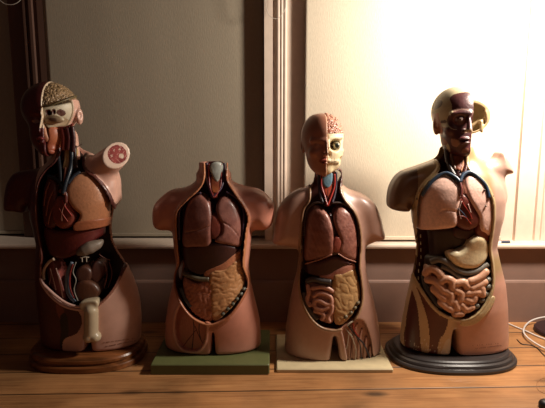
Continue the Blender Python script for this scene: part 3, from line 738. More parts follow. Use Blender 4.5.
# ================================================================== torso on the black oval plinth (flayed half face)
def torso_black():
    Y0 = 1.655
    e = empty('anatomical_torso', (float(P(454, 300, Y0)[0]), Y0, 0), 'anatomical torso with flayed maroon face and exposed stomach on a black oval plinth', 'anatomical model')
    T = Form(Y0, [(140, 445, 470, .040, .05), (150, 444, 470.5, .042, .052), (158, 440, 473, .050, .058), (166, 431, 484, .068, .062), (175, 420, 494, .086, .070), (185, 413, 501, .100, .074), (197, 411.5, 503, .108, .078), (215, 412, 501, .110, .092), (230, 414, 497, .106, .088), (245, 416, 494, .100, .084), (262, 415, 498, .100, .086), (282, 411, 503, .104, .094), (303, 406.5, 505, .106, .102), (324, 402.5, 506, .100, .106), (345, 400.5, 506.5, .094, .106), (372, 402, 506, .090, .104)])
    zb = .0375
    x0, x1, z0, z1 = bounds([(385, 138), (515, 138), (515, 368), (385, 368)], Y0, .012)
    G = Grid((x0, Y0 - .135, .03), (x1, Y0 + .122, z1), .003)
    Yp = Y0 - .075
    cav = [(443.5, 140), (442.5, 156), (443.5, 168), (436, 177), (427, 186), (421.5, 198), (420.5, 215), (421, 235), (422, 255), (420, 268), (419, 279), (426, 294), (437, 308), (453, 315), (467, 314), (480, 303), (489, 286), (490.5, 266), (487.5, 247), (489, 228), (489.5, 206), (486, 192), (479, 180), (468.5, 170), (468.5, 158), (468, 140)]
    sh = [([(446, 146), (468, 146), (474, 156), (484, 160), (494, 159), (500, 152), (505, 157), (511.5, 172), (503, 177), (503, 200), (480, 206), (430, 206), (411, 203), (407.5, 211), (393, 209.5), (388.5, 205), (389.5, 191), (394, 180), (402, 172), (418, 166), (434, 160), (441, 155)], Y0 + .010, .054, .036, .016)]
    F, C2 = body(G, T, cav, [], zb, sh, Yp, .040, .0035, .011)
    leg = puff(G, [(453, 331), (455.5, 331), (457, 345), (458, 360), (458, 376), (450, 376), (450.5, 360), (451.5, 345)], Y0 - .085, Y0 - .14, .165, .001)
    F = smax(F, -leg, .02)
    F = smax(F, zb - G.Z, .010)
    F = smax(F, G.Z - bz(146, Y0), .003)
    A = [(413, 284), (417, 294), (420, 310), (421, 326), (422, 345), (423, 362), (412, 364), (409, 346), (412, 322), (411, 302)]
    A2 = [(419, 286), (425, 297), (431, 307), (438, 314), (443, 322), (442, 332), (438, 345), (437, 364), (430, 364), (430, 345), (429, 326), (425, 308)]
    A3 = [(438, 316), (442, 315), (447, 318), (445, 328), (441, 336), (437, 330)]
    Yt = Y0 - .088
    def region(c):
        d = T.sdp(c); q = inpx(c, cav, Yp); fr = c[:, 1] < Y0 + .049
        r = np.zeros(len(c), int)
        on = (c[:, 1] < Y0 - .02) & (c[:, 2] < bz(284, Y0)); 
        r[on & (np.minimum(inpx(c, A, Yt), np.minimum(inpx(c, A2, Yt), inpx(c, A3, Yt))) < 0)] = 3
        r[(q < .0115) & (d > -.012) & (c[:, 1] < Y0)] = 1
        r[(q < .0025) & (d < -.004) & fr] = 2
        return r
    def skin(p):
        a = colfn(('#8f7450', '#a08660', 9, 5))(p); b_ = colfn(('#bd8c78', '#c69682', 9, 6))(p); cr = colfn(('#c8b08c', '#bca27c', 14, 6))(p)
        xs = float(P(452, 330, Y0 - .08)[0]); x = p[:, 0]; z = p[:, 2]
        t = np.clip((x - xs) / .03, 0, 1)[:, None] * np.clip((bz(262, Y0) - z) / .05, 0, 1)[:, None]
        l = np.clip((xs - x) / .02 + .5, 0, 1)[:, None] * np.clip((bz(275, Y0) - z) / .03, 0, 1)[:, None]
        o = a * (1 - t) + b_ * t; o = o * (1 - l) + cr * l
        st = (x < float(P(413.5, 190, Y0)[0])) & (z > bz(214, Y0)) & (z < bz(172, Y0) + .25 * (x - float(P(400, 190, Y0)[0]))); st |= (x < float(P(421, 230, Y0)[0])) & (z > bz(268, Y0)) & (z < bz(214, Y0)); o[st] = colfn(('#4e3626', '#5e4430', 20, 6))(p[st])
        u = np.clip((x - float(P(480, 170, Y0)[0])) / .02, 0, 1)[:, None] * np.clip((z - bz(255, Y0)) / .03, 0, 1)[:, None]
        o = o * (1 - u) + lin('#b08e7e') * u
        m = inpx(p, [(441, 358), (443, 346), (447, 338), (451, 342), (452, 358), (450, 366), (441, 366)], Yt) < 0
        o[m & (p[:, 1] < Y0 - .03)] = lin('#c3b8a4')
        # worn specks down by the plinth
        sp = (wob(p, 420, 8) > .75) & (x < xs - .03) & (z < bz(330, Y0)); o[sp] = lin('#d8d0c0')
        return o
    def musc(p):
        o = colfn(('#4a1e1c', '#5c2a24', 30, 8))(p)
        sp = (wob(p, 420, 8) > .8) & (p[:, 2] < bz(335, Y0)); o[sp] = lin('#cfc6b4'); return o
    split(G, F, region, {0: ('skin_shell', skin, SKIN, None, None), 1: ('cut_rim', ('#ab946c', '#bda67e', 14, 2), SKIN, None, 'broad tan cut edge of the opening'), 2: ('cavity_lining', ('#401a18', '#502220', 15, 3), SKIN, None, 'dark maroon inside'), 3: ('thigh_muscle', musc, SKIN, None, 'dark maroon muscle bands painted on the thigh')}, e)
    # plinth: two stepped ovals
    cx = float(P(448.6, 360, 1.655)[0]); B = flat('black_lacquer', '#35302f', .28, 0, .2, 12, .05)
    rx = 0.2175
    oval('plinth', e, cx, 1.655, [(rx - .003, .152, 0), (rx, .155, .003), (rx, .155, .010), (rx - .004, .151, .014), (rx - .010, .145, .0155), (rx - .011, .144, .019), (rx - .014, .141, .024), (rx - .021, .134, .0275), (rx - .023, .132, .032), (rx - .028, .127, .036), (rx - .034, .121, .037)], B)
    # neck muscles and vessels
    vessel('trachea', T, [(458, 146), (458, 158), (458, 170), (459, 178)], .013, .020, '#3c1815', e)
    organ('larynx', T, [(455, 150), (461, 148), (466, 152), (466, 162), (462, 170), (457, 168), (454, 160)], .003, ('#8a4a26', '#6a2c1a', 160, 5), e, .008)
    for pts, c, r in (([(446, 146), (447, 158), (450, 168), (455, 176)], '#2b1c18', .007), ([(451, 146), (452, 158), (455, 170)], '#5a3a2a', .0055), ([(466, 146), (467, 158), (466, 168), (463, 176)], '#4a2018', .0055), ([(462, 148), (463, 160), (461, 172)], '#8a5428', .003)):
        vessel('neck_muscle', T, pts, r, .004, c, e)
    vessel('subclavian_vein', T, [(422, 196), (428, 186), (437, 177), (446, 173), (455, 177), (460, 182)], .006, .001, '#24384c', e, 'slate-blue vein')
    vessel('subclavian_vein', T, [(460, 182), (463, 175), (470, 172), (478, 177), (486, 186), (489, 198)], .006, .001, '#24384c', e, 'slate-blue vein')
    vessel('aorta', T, [(461, 196), (461, 188), (459, 181), (455, 177)], .006, .003, '#5e2a24', e)
    lung = ('#dcb2a2', '#e4beae', 25, 4)
    def seam(pts, rr=.0024):
        def f(G_, F_): return smax(F_, -chain(G_, T.onl(pts, .002), rr, 3), .003)
        return f
    organ('lung', T, [(442, 176), (433, 179.5), (427, 188), (424, 199), (422.5, 215), (421.5, 231), (431, 229.5), (443, 227), (452, 224.5), (454, 217), (453.5, 211), (456, 204), (457, 194), (455.5, 185), (450, 178)], .002, lung, e, .022, mod=seam([(441, 212), (448, 210), (456, 212)]), label='pale pink lung with a fissure')
    organ('lung', T, [(469, 175.5), (464.5, 181), (464, 189), (467, 199), (471.5, 207), (476, 215), (477.5, 227), (483, 231), (488, 233.5), (489, 218), (488.5, 204), (484.5, 190), (478, 179)], .002, lung, e, .018, label='pale pink lung')
    organ('lung_lower_edge', T, [(477, 222), (482, 226), (487, 230), (487.5, 240), (481, 237), (474.5, 231)], .008, '#7c3a30', e, .008)
    organ('heart', T, [(459, 194), (466, 197), (472, 206), (477, 216), (475, 224), (466, 228), (457, 225), (454, 218), (455, 207)], .006, ('#5a2620', '#74382c', 70, 2), e, .022)
    for pts, c in (([(460, 197), (464, 205), (469, 212), (472, 219)], '#8b2a22'), ([(457, 208), (463, 213), (468, 221)], '#2e3c50'), ([(462, 201), (459, 210), (461, 219)], '#c3a59a'), ([(468, 204), (471, 213)], '#c3a59a'), ([(458, 216), (465, 217), (471, 224)], '#93301f')): vessel('coronary_vessel', T, pts, .0016, .0055, c, e)
    organ('pericardium', T, [(466, 196), (473, 208), (478, 220), (479, 232), (470, 238), (455, 236), (455, 228), (466, 229), (475, 224)], .022, '#381412', e, .01)
    organ('liver', T, [(422.5, 235), (436, 231), (450, 228), (460, 229), (474, 233), (478, 238), (464, 245), (454, 250), (447, 257), (436, 262), (424, 262)], .030, ('#220f0e', '#2c1412', 20, 2), e, .02, label='nearly black liver')
    organ('stomach', T, [(447, 253.5), (452, 250.5), (458, 250.5), (464, 246), (468, 239), (475, 235), (483, 238), (487, 246), (487, 254), (482, 261), (473, 266), (462, 266), (452, 262)], .001, ('#d8c69e', '#e2d2ac', 22, 3), e, .024, label='cream kidney-shaped stomach')
    grey = '#5c5750'
    organ('mesocolon', T, [(430, 262), (442, 258), (452, 262), (464, 268), (478, 265), (488, 260), (490, 274), (486, 290), (474, 285), (450, 276), (434, 276), (424, 280), (423, 268)], .020, '#2e2a28', e, .01)
    for pts, r in (([(431, 262), (440, 259.5), (448, 263), (456, 269), (466, 272.5), (477, 270.5), (487, 264)], .0105), ([(441, 266), (450, 270), (460, 277), (470, 279), (481, 275.5), (489, 270)], .0085)):
        v, f = tube_vf(T.onl(pts, .013), r, 14, 6); mesh_obj('transverse_colon', v, f, ORG, e, colfn((grey, '#6b655c', 25, 2))(np.array(v)), True, 'grey band of colon')
    vessel('ascending_colon', T, [(424, 275), (426, 286), (431, 295), (437, 304), (443, 307)], .0105, .012, '#38383a', e, 'dark slate colon at the left')
    for a in ((488, 280), (488, 287), (485.5, 294), (482, 300), (477, 306)):
        v, f = tube_vf([T.on(a[0] + 1.5, a[1] - 1.5, .010), T.on(a[0], a[1], .006), T.on(a[0] - 2.5, a[1] + 2, .010)], [.006, .009, .006], 10, 3)
        mesh_obj('colon_pouch', v, f, ORG, e, np.tile(lin('#5f5a50'), (len(v), 1)))
    gut = [[(426, 273), (430, 269), (436, 270), (441, 275)], [(428, 279.5), (434, 280.5), (439, 285), (443, 290)], [(441, 281), (446, 278.5), (452, 281), (452, 287)],
           [(434, 289), (439, 294), (444, 298)], [(446, 291), (451, 294), (450, 301)], [(441, 302), (446, 306), (451, 309)], [(457, 283), (463, 282), (467, 286)], [(456, 290), (461, 293), (460, 299)],
           [(455, 302), (457, 308)], [(470, 281), (476, 279), (481, 276), (485, 272)], [(472, 288), (478, 285), (484, 282)], [(467, 293), (473, 292), (478, 292)], [(466, 299), (472, 301), (474, 297)], [(462, 305), (466, 309), (471, 307)], [(455, 313.5), (461, 313)], [(481, 288), (482, 294)]]
    coils('small_intestine', T, gut, .0135, -.001, ('#be8e72', '#ca9b7e', 40, 7), e, fill=[(426, 270), (434, 268), (445, 275), (458, 280), (472, 281), (485, 274), (487, 284), (480, 300), (470, 311), (456, 314), (446, 310), (438, 300), (430, 289)])
    # row of pale pegs down the left cut edge
    for i, (a, b_) in enumerate([(420.5, 236), (420.6, 243), (420.8, 250), (421, 257), (419.5, 264), (418.6, 271), (418.3, 278), (419.6, 285)]):
        v, f = tube_vf([T.on(a, b_ - 1.6, .008), T.on(a, b_ + 1.6, .008)], .0016, 6, 2); mesh_obj('rib_end', v, f, DULL, e, np.tile(lin('#b8a98c'), (len(v), 1)))
    organ('rim_tab', T, [(458, 317.5), (468, 316), (480, 306), (488, 295), (491, 297), (484, 308), (471, 319), (459, 321.5)], -.0035, '#b9a47c', e, .003)
    v, f = tube_vf(T.onl([(446, 202), (453, 203)], -.001), .001, 6, 2)
    for (a, b_) in ((417, 199), (484.5, 190), (493, 196), (486, 206)):
        v, f = tube_vf([T.on(a, b_, .002), T.on(a, b_, -.0025)], .0028, 10, 1); mesh_obj('retaining_pin', v, f, flat('steel_pin', '#4a4038', .4, .6), e, None, True)
    marks(e, T, [(476, 348.5, 501, 345.5, 22), (473, 345.5, 498, 343.5, 12)])
    # ---------------- head
    Yh = Y0 + .0
    hx = lambda a, b, dy=0.0: W(a, b, Yh + dy)
    h = empty('head', (0, 0, 0), None, None); h.parent = e; h.location = np.array(hx(456, 124)) - np.array(e.location)
    x0, x1, z0, z1 = bounds([(428, 84), (494, 84), (494, 164), (428, 164)], Yh, .006)
    G = Grid((x0, Yh - .125, z0), (x1, Yh + .11, z1), .0022)
    cr = ell(G, hx(456.2, 111.5, .008), (22.4 * KM, .090, 23.2 * KM))
    B = smin(cr, ell(G, hx(457.5, 136, -.020), (14.8 * KM, .062, 19.5 * KM)), .024)
    B = smin(B, ell(G, hx(465, 150.5, -.050), (7 * KM, .024, 5.5 * KM)), .016)
    s = smin(B, cap(G, hx(452, 113.5, -.074), hx(470, 113.5, -.082), .006, .006), .012)
    s = smax(s, -ell(G, hx(459.5, 119.5, -.092), (.024, .014, .014)), .010)
    s = smin(s, ell(G, hx(460, 119.5, -.072), (.013, .013, .012)), .003)
    s = smin(s, cap(G, hx(469, 117, -.082), hx(469.5, 130, -.102), .005, .0095), .008)
    s = smin(s, ell(G, hx(464, 131, -.088), (.008, .010, .006)), .004)
    s = smin(s, ell(G, hx(465, 138.6, -.083), (.018, .010, .0045)), .004); s = smin(s, ell(G, hx(465, 142.6, -.081), (.016, .010, .0048)), .004)
    s = smin(s, ell(G, hx(449, 130, -.052), (.016, .020, .018)), .014)
    ear = ell(G, hx(437, 124.5, .002), (.013, .016, .034)); ear = smax(ear, -ell(G, hx(435.8, 123, -.012), (.007, .010, .018)), .004)
    s = smin(s, ear, .006)
    s = smin(s, cap(G, hx(457, 146, .01), hx(457, 164, .012), .036, .040), .015)
    xm = float(P(472.2, 120, Yh - .07)[0])
    s = np.maximum(s, np.maximum(0, 1) * (G.X - xm))
    s = smax(s, -cap(G, hx(475, 165, -.10), hx(445, 165, -.10), .020), .01)
    s = np.maximum(s, bz(163, Yh) - G.Z)
    Yf = Yh - .08
    pol = dict(
        brow=[(453, 98), (458, 93.5), (470, 91.5), (474, 95), (474, 111.5), (462, 110), (454, 112), (453.5, 104)],
        orb=[(450, 119), (453.5, 111.8), (462, 109.5), (474, 113), (474, 128.5), (462, 130), (452, 127.5)],
        low=[(449, 127), (456, 130), (474, 128), (474, 146), (472, 160), (458, 160), (453, 148), (448.5, 138), (446, 132)],
        temp=[(435.5, 112), (437.5, 104), (443, 98), (447, 99.5), (446, 105), (441, 111), (439, 119), (436, 120)])
    def reg(c):
        f_ = c[:, 1] < Yh - .005; r = np.zeros(len(c), int)
        r[f_ & (np.minimum(inpx(c, pol['brow'], Yf), np.minimum(inpx(c, pol['orb'], Yf), inpx(c, pol['low'], Yf))) < 0)] = 1
        r[f_ & (inpx(c, pol['temp'], Yf) < 0)] = 2
        r[(c[:, 0] < float(P(441.5, 120, Yh)[0])) & (np.abs(c[:, 2] - bz(124, Yh)) < .034) & (c[:, 1] < Yh + .02) & (c[:, 1] > Yh - .03)] = 3
        r[(c[:, 2] < bz(146, Yh - .03)) & (c[:, 1] > Yh - .04)] = 1
        return r
    def cream(p):
        o = colfn(('#968a6c', '#a69a7c', 20, 3))(p)
        m = inpx(p, [(443, 127), (449, 128), (452, 136), (450, 146), (445, 142)], Yf) < 0; o[m & (p[:, 1] < Yh)] = lin('#7a4426')
        m = inpx(p, [(446, 120.5), (449, 120), (449.5, 122.5), (446, 123)], Yf) < 0; o[m & (p[:, 1] < Yh)] = lin('#40201a')
        return o
    def maroon(p):
        o = colfn(('#3a1719', '#4a2122', 60, 3))(p); f_ = p[:, 1] < Yh - .03
        for q, c in (([(453, 110.5), (462, 108.3), (473, 110.5), (473, 112), (462, 109.8), (454, 112)], '#7c5e52'), ([(462, 130), (467, 129), (469, 131), (464, 133)], '#b59a80'), ([(453, 139), (458, 140), (460, 143), (458, 147), (454, 145)], '#8e6650'), ([(464, 149), (469, 148), (469, 152), (463, 153)], '#7a4c3c')):
            o[f_ & (inpx(p, q, Yf) < 0)] = lin(c)
        rr = np.hypot(p[:, 0] - float(P(460, 119.5, Yf)[0]), p[:, 2] - bz(119.5, Yf))
        o[f_ & (rr < .0055)] = lin('#8a7468'); o[f_ & (rr < .003)] = lin('#1a0c0c'); o[f_ & (np.abs(rr - .016) < .0015)] = lin('#703e38')
        return o
    split(G, s, reg, {0: ('cranium', cream, DULL, h, 'cream bone and scalp'), 1: ('facial_muscle', maroon, ORG, h, 'flayed maroon half of the face'), 2: ('temporal_muscle', '#5f5346', SKIN, h, 'grey patch on the temple'), 3: ('ear', ('#93604a', '#a06c54', 60, 2), SKIN, h, 'brownish pink ear')}, h)
    # rear skull shell seen past the missing half
    o_ = ell(G, hx(467.5, 116.5, .030), (20.3 * KM, .070, 17 * KM)); i_ = ell(G, hx(467, 117.5, .022), (17.6 * KM, .066, 14.2 * KM))
    r_ = np.maximum(o_, -i_); r_ = np.maximum(r_, xm - .004 - G.X); r_ = np.maximum(r_, (Yh + .0) - G.Y)
    r_ = smin(r_, cap(G, hx(472, 126, .02), hx(485, 117, .008), .007, .006), .004)
    r_ = smin(r_, cap(G, hx(481, 122, .006), hx(481.8, 131.5, .002), .0065, .0045), .006)
    r_ = smin(r_, cap(G, hx(485.5, 112, .004), hx(487, 121, .006), .006, .005), .004)
    r_ = smax(r_, -cap(G, hx(480.5, 116.5, -.02), hx(480.5, 116.5, .03), .010), .002)
    b_ = np.maximum(np.maximum(ell(G, hx(467.5, 116.5, .030), (20.0 * KM, .068, 16.6 * KM)), xm - .004 - G.X), (Yh + .052) - G.Y)
    r_ = smin(r_, b_, .003)
    sculpt('skull_back', G, r_, ('#98825c', '#a8926c', 40, 2), DULL, h, 'ochre back half of the skull')
torso_black()

# ================================================================== torso on the wooden oval plinth (raised arm stump, cut-open head)
def torso_wood():
    Y0 = 1.66
    e = empty('anatomical_torso', (float(P(90, 300, Y0)[0]), Y0, 0), 'anatomical torso with raised arm stump and cut-open head on a brown wooden oval plinth', 'anatomical model')
    T = Form(Y0, [(140, 57, 79, .040, .045), (150, 56, 80, .042, .05), (158, 54, 86, .052, .058), (166, 45, 99, .070, .064), (175, 37, 108, .088, .070), (186, 34, 115, .100, .074), (200, 32, 117, .106, .078), (215, 33, 114, .106, .078), (230, 37, 112, .102, .076), (243, 39.5, 114, .100, .074), (254, 38.5, 120, .100, .074), (263, 38, 126, .102, .078), (275, 38, 131.5, .106, .082), (287, 39, 136, .108, .086), (300, 40, 139.5, .106, .088), (318, 41.5, 141, .102, .090), (335, 43, 140.5, .096, .088), (350, 45, 139, .092, .086), (372, 45, 138, .092, .086)])
    zb = .0475
    x0, x1, z0, z1 = bounds([(3, 136), (145, 136), (145, 364), (3, 364)], Y0, .012)
    G = Grid((x0, Y0 - .13, .03), (x1, Y0 + .105, z1), .003)
    Yp = Y0 - .075
    cav = [(57, 140), (56, 152), (53, 163), (45, 171), (39.5, 184), (38.5, 205), (39.5, 225), (41.5, 243), (43.5, 256), (42, 268), (43.5, 281), (56, 294), (72, 303), (90, 305), (103, 299), (114, 286), (118.5, 270), (115, 254), (110, 240), (108.5, 220), (107.5, 204), (102, 190), (93, 179), (82, 170), (78, 160), (77, 140)]
    Ys = Y0 + .01
    sh = [([(54, 158), (46, 167), (33, 169), (18, 172), (11, 180), (7.5, 192), (7, 208.7), (16, 211), (26, 211.6), (30, 204), (40, 208), (110, 206), (118, 190), (114, 170), (98, 160), (85, 152), (72, 150), (60, 150)], Ys, .052, .030, .016)]
    # arm raised towards the viewer's right, cut off short
    sa = W(97, 172, Y0 + .005); sb_ = np.array(W(117.5, 154.3, Y0 - .045)); ax = sb_ - np.array(sa); ax /= np.linalg.norm(ax)
    nrm = np.array((.48, -.86, .18)); nrm /= np.linalg.norm(nrm)
    def extra(F):
        a = cap(G, sa, sb_ + nrm * .0 + ax * .02, .050, .0365)
        a = np.maximum(a, (G.X - sb_[0]) * nrm[0] + (G.Y - sb_[1]) * nrm[1] + (G.Z - sb_[2]) * nrm[2])
        return smin(F, a, .016)
    F, C2 = body(G, T, cav, [], zb, sh, Yp, .040, .0035, .009, extra)
    leg = puff(G, [(87, 334), (90, 334), (91, 345), (92, 364), (84, 364), (85.5, 345)], Y0 - .085, Y0 - .14, .165, .001)
    F = smax(F, -leg, .02)
    F = smax(F, zb - G.Z, .012); F = np.maximum(F, np.minimum(G.Z - bz(146, Y0), float(P(88, 146, Y0)[0]) - G.X))
    Yt = Y0 - .088
    M = [(40, 276), (50, 290), (66, 302), (80, 309), (84, 320), (78, 332), (64, 340), (60, 366), (36, 366), (34, 320), (34, 290)]
    def region(c):
        d = T.sdp(c); q = inpx(c, cav, Yp); fr = c[:, 1] < Y0 + .049
        r = np.zeros(len(c), int)
        r[(c[:, 1] < Y0 + .02) & (inpx(c, M, Yt) < 0)] = 3
        lf = (c[:, 0] < float(P(46, 190, Y0)[0])) & (c[:, 2] < bz(160, Y0)); r[lf & (c[:, 2] > bz(216, Y0))] = 6; r[lf & (c[:, 2] <= bz(216, Y0)) & (c[:, 1] < Y0 + .02)] = 3
        r[(q < .009) & (d > -.012) & (c[:, 1] < Y0)] = 1
        r[(q < .0025) & (d < -.004) & fr] = 2
        pl = np.abs((c - sb_) @ nrm) < .0022; rr = np.linalg.norm((c - sb_) - ((c - sb_) @ nrm)[:, None] * nrm, axis=1)
        r[pl & (rr < .055)] = 5; r[pl & (rr < .0300)] = 4
        return r
    def rim(p):
        o = colfn(('#4a2420', '#5c3028', 20, 2))(p)
        low = p[:, 2] < bz(278, Y0 - .08); lf = p[:, 0] < float(P(90, 300, Y0 - .08)[0])
        o[low & lf] = lin('#d8b0a4'); o[low & ~lf] = lin('#8d6052'); return o
    def stump(p):
        o = colfn(('#7d2c2a', '#9a4440', 120, 2))(p); u = np.cross(nrm, (0, 0, 1)); u /= np.linalg.norm(u); v = np.cross(u, nrm)
        a = (p - sb_) @ u; b = (p - sb_) @ v
        for ca, cb, rad in ((-.012, -.006, .008), (.010, .013, .003), (-.008, .016, .003), (.018, -.004, .003)):
            for s_ in (1,): o[np.hypot(a - ca, b - cb) < rad] = lin('#d9c3ae')
        web = np.abs(np.sin(a * 210 + np.sin(b * 160) * 1.3)) < .13; o[web] = lin('#c98f84'); return o
    def mus(p):
        o = colfn(('#42161a', '#571f20', 22, 8))(p)
        w_ = inpx(p, [(58, 300), (64, 303), (66, 312), (62, 318), (58, 310)], Yt) < 0; o[w_] = lin('#7a3a30')
        k = inpx(p, [(62, 315), (68, 312), (70, 330), (66, 346), (60, 346), (62, 330)], Yt) < 0; o[k] = lin('#1c0c0e'); return o
    split(G, F, region, {0: ('skin_shell', ('#c79c8b', '#d0a695', 9, 4), SKIN, None, None), 1: ('cut_rim', rim, SKIN, None, 'cut edge, pinkish white along the lower left'), 2: ('cavity_lining', ('#1f0c0d', '#2e1214', 15, 3), SKIN, None, 'near-black maroon inside'), 3: ('thigh_muscle', mus, ORG, None, 'dark red flayed muscle'), 6: ('arm_muscle', mus, ORG, None, 'dark red flayed shoulder stub'), 4: ('arm_cross_section', stump, ORG, None, 'red sliced muscle with a pale bone'), 5: ('stump_edge', '#e0c6b4', SKIN, None, 'pale ring round the sliced arm')}, e)
    m = flat('brown_varnished_wood', '#7a4a28', .34, 0, .5, 7, .1, (1, 9, 9)); cx = float(P(91, 360, 1.66)[0]); rx = .195
    oval('plinth', e, cx, 1.66, [(rx - .002, .148, 0), (rx, .150, .003), (rx, .150, .017), (rx - .003, .147, .020), (rx - .010, .140, .022), (rx - .011, .139, .026), (rx - .007, .143, .030), (rx - .007, .143, .038), (rx - .011, .139, .0435), (rx - .020, .130, .0465), (rx - .03, .12, .047)], m)
    # neck
    organ('cervical_spine', T, [(61, 148), (66, 146), (68.5, 152), (68, 160), (67, 168), (62.5, 168), (61.5, 158)], .006, ('#b59a6c', '#a48858', 120, 5), e, .008, label='cream neck bones')
    for pts, c, r in (([(58, 147), (58.5, 158), (60, 170), (61, 182)], '#15181f', .0065), ([(71, 146), (71.5, 158), (70, 170), (66, 182), (63, 194)], '#16202c', .0075), ([(75, 146), (75, 158), (77, 168)], '#2c1416', .006), ([(66, 168), (65, 180), (64, 195)], '#7a4a3a', .0055)):
        vessel('neck_vessel', T, pts, r, .008, c, e)
    for pts in ([(48, 176), (55, 178), (61, 184), (63, 192)], [(80, 172), (74, 176), (68, 184)]): vessel('subclavian_vein', T, pts, .006, .012, '#18222e', e)
    def crease(F_pts, rr=.0014, ins=.006):
        def f(G_, F_): return smax(F_, -chain(G_, T.onl(F_pts, ins), rr, 3), .002)
        return f
    organ('lung', T, [(79, 174), (73, 179), (69, 187), (70, 197), (75, 206), (82, 214), (79, 222), (78, 227), (90, 226), (104.5, 226), (104.5, 212), (103, 198), (98, 184), (89, 175)], .007, ('#9c6444', '#b07a58', 14, 4), e, .022, mod=crease([(92, 217), (98, 212), (104, 206)]), label='large tan-orange lung')
    organ('rib_wall', T, [(47, 176), (42.5, 186), (41, 200), (41.5, 215), (44, 226), (54, 227), (58, 215), (57, 198), (55, 184)], .020, ('#5c2c26', '#6e3830', 40, 4), e, .018)
    for pts in ([(50, 182), (46, 192), (44, 206)], [(54, 190), (49, 200), (46, 216)], [(56, 202), (51, 212), (48, 224)]): vessel('lung_vessel', T, pts, .0022, .018, '#8a4c40', e)
    organ('heart', T, [(60, 197), (67, 198), (73, 207), (77, 217), (72, 225), (63, 227), (56, 220), (55, 208)], .010, ('#6a2c22', '#854034', 70, 2), e, .022)
    for pts, c in (([(62, 200), (66, 208), (72, 216)], '#a02c22'), ([(59, 208), (63, 215), (68, 222)], '#8a3020'), ([(66, 202), (62, 212), (62, 221)], '#b88070')): vessel('coronary_vessel', T, pts, .0017, .009, c, e)
    vessel('aorta', T, [(66, 203), (66, 195), (63, 190), (60, 192)], .0065, .012, '#6a3028', e)
    organ('diaphragm', T, [(43, 229), (58, 231), (80, 230), (104, 229), (104, 235), (92, 241), (80, 251), (66, 257), (52, 256), (45, 246)], .016, ('#4a1614', '#5a1d1a', 20, 2), e, .016, label='dark red domed diaphragm')
    organ('lung_base', T, [(79, 222), (92, 220.5), (104, 221), (104.5, 227), (92, 228), (78, 228.5)], .004, '#95583a', e, .005)
    v, f = tube_vf(T.onl([(77, 254.5), (83, 251), (90, 247.5), (98, 244), (103, 240)], .020), [.004, .018, .021, .016, .004], 16, 6)
    o = mesh_obj('stomach_opening', v, f, DULL, e, colfn(('#94877a', '#75685c', 60, 2))(np.array(v)), True, 'pale grey sliced organ')
    v, f = tube_vf(T.onl([(82, 253), (88, 249), (95, 246)], .006), [.003, .006, .003], 10, 5); mesh_obj('stomach_lining', v, f, DULL, o, np.tile(lin('#c9bca8'), (len(v), 1)))
    for pts in ([(80, 258), (85, 257), (89, 257.5)], [(82, 258), (82.2, 262)], [(86.5, 257.5), (86.5, 262)]): vessel('white_duct', T, pts, .0016, .016, '#b9ae9e', e)
    vessel('pelvic_rim', T, [(41, 279), (44, 285), (50, 291), (57, 297), (66, 303), (76, 306.5), (84, 307)], [.003, .0055, .0055, .005, .0045, .004], -.001, '#c9a296', e, 'pinkish white pelvic rim')
    # pelvis bowl
    organ('iliac_muscle', T, [(44, 266), (50, 262), (56, 270), (62, 283), (66, 299), (56, 292), (46, 282)], .022, ('#7a3a36', '#8c4a42', 40, 2), e, .010)
    for pts, c, r in (([(43.5, 280), (44, 270), (49, 262), (54, 259)], '#b9a08a', .005), ([(50, 268), (53, 278), (56, 290)], '#c09a8c', .0015), ([(56, 268), (60, 282), (63, 298)], '#c09a8c', .0022), ([(49, 285), (51, 276), (50, 268)], '#a06a60', .0015)): vessel('hip_bone_edge', T, pts, r, .012, c, e)
    vessel('iliac_vein', T, [(72, 262), (68, 272), (66.5, 284), (69, 295), (75, 302)], .0058, .016, '#5e6c7c', e, 'grey-blue vessel')
    vessel('iliac_artery', T, [(73, 264), (70, 275), (70, 287), (74, 298)], .0032, .012, '#7d2c28', e)
    vessel('ureter', T, [(76, 262), (73, 272), (76, 280), (74, 290), (78, 301)], .0018, .012, '#8d8a80', e)
    organ('kidney', T, [(95, 262), (100, 266), (100, 276), (96, 283), (91, 279), (91, 268)], .030, ('#4a2820', '#5a3328', 30, 2), e, .014)
    organ('bladder', T, [(78, 284), (86, 280), (95, 284), (100, 292), (95, 299), (84, 301), (77, 295)], .018, ('#4c2a1e', '#6a4430', 25, 2), e, .018, label='brown rounded bladder')
    organ('bowel_stump', T, [(78, 270), (84, 267), (90, 271), (90, 279), (83, 282), (78, 278)], .024, ('#4e2f24', '#5d3a2c', 30, 2), e, .014)
    for pts in ([(104, 262), (107, 274), (104, 288)], [(109, 262), (112, 274), (108, 288)], [(99, 254), (104, 258), (110, 260)]): vessel('pelvis_ridge', T, pts, .0018, .030, '#6a3a30', e)
    # sectioned genital model on the front
    x0, x1, z0, z1 = bounds([(76, 296), (104, 296), (104, 348), (76, 348)], Y0 - .1, .006)
    Gp = Grid((x0, Y0 - .165, z0), (x1, Y0 - .03, z1), .002)
    a = T.on(92, 311, 0); b = T.on(92.8, 333.5, 0)
    f = cap(Gp, a + [0, -.006, 0], b + [0, -.014, .004], .0225, .0225)
    f = smin(f, ell(Gp, T.on(89.0, 337, -.016), (.0185, .022, .018)), .004); f = smin(f, ell(Gp, T.on(95.4, 336.6, -.016), (.0185, .022, .018)), .004)
    f = smin(f, puff(Gp, [(82, 301), (97, 299), (98.5, 306), (83.5, 309)], Y0 - .1, Y0 - .095, .022, .006), .008)
    f = smax(f, -cap(Gp, T.on(92.2, 336, -.045), T.on(92.2, 348, -.045), .004), .006)
    sculpt('genital_section', Gp, f, ('#c6b79a', '#b5a488', 30, 2), SKIN, e, 'cream sectioned genital piece')
    marks(e, T, [(106, 346.5, 136, 340.5, 26), (104, 342.5, 134, 338.5, 24)])
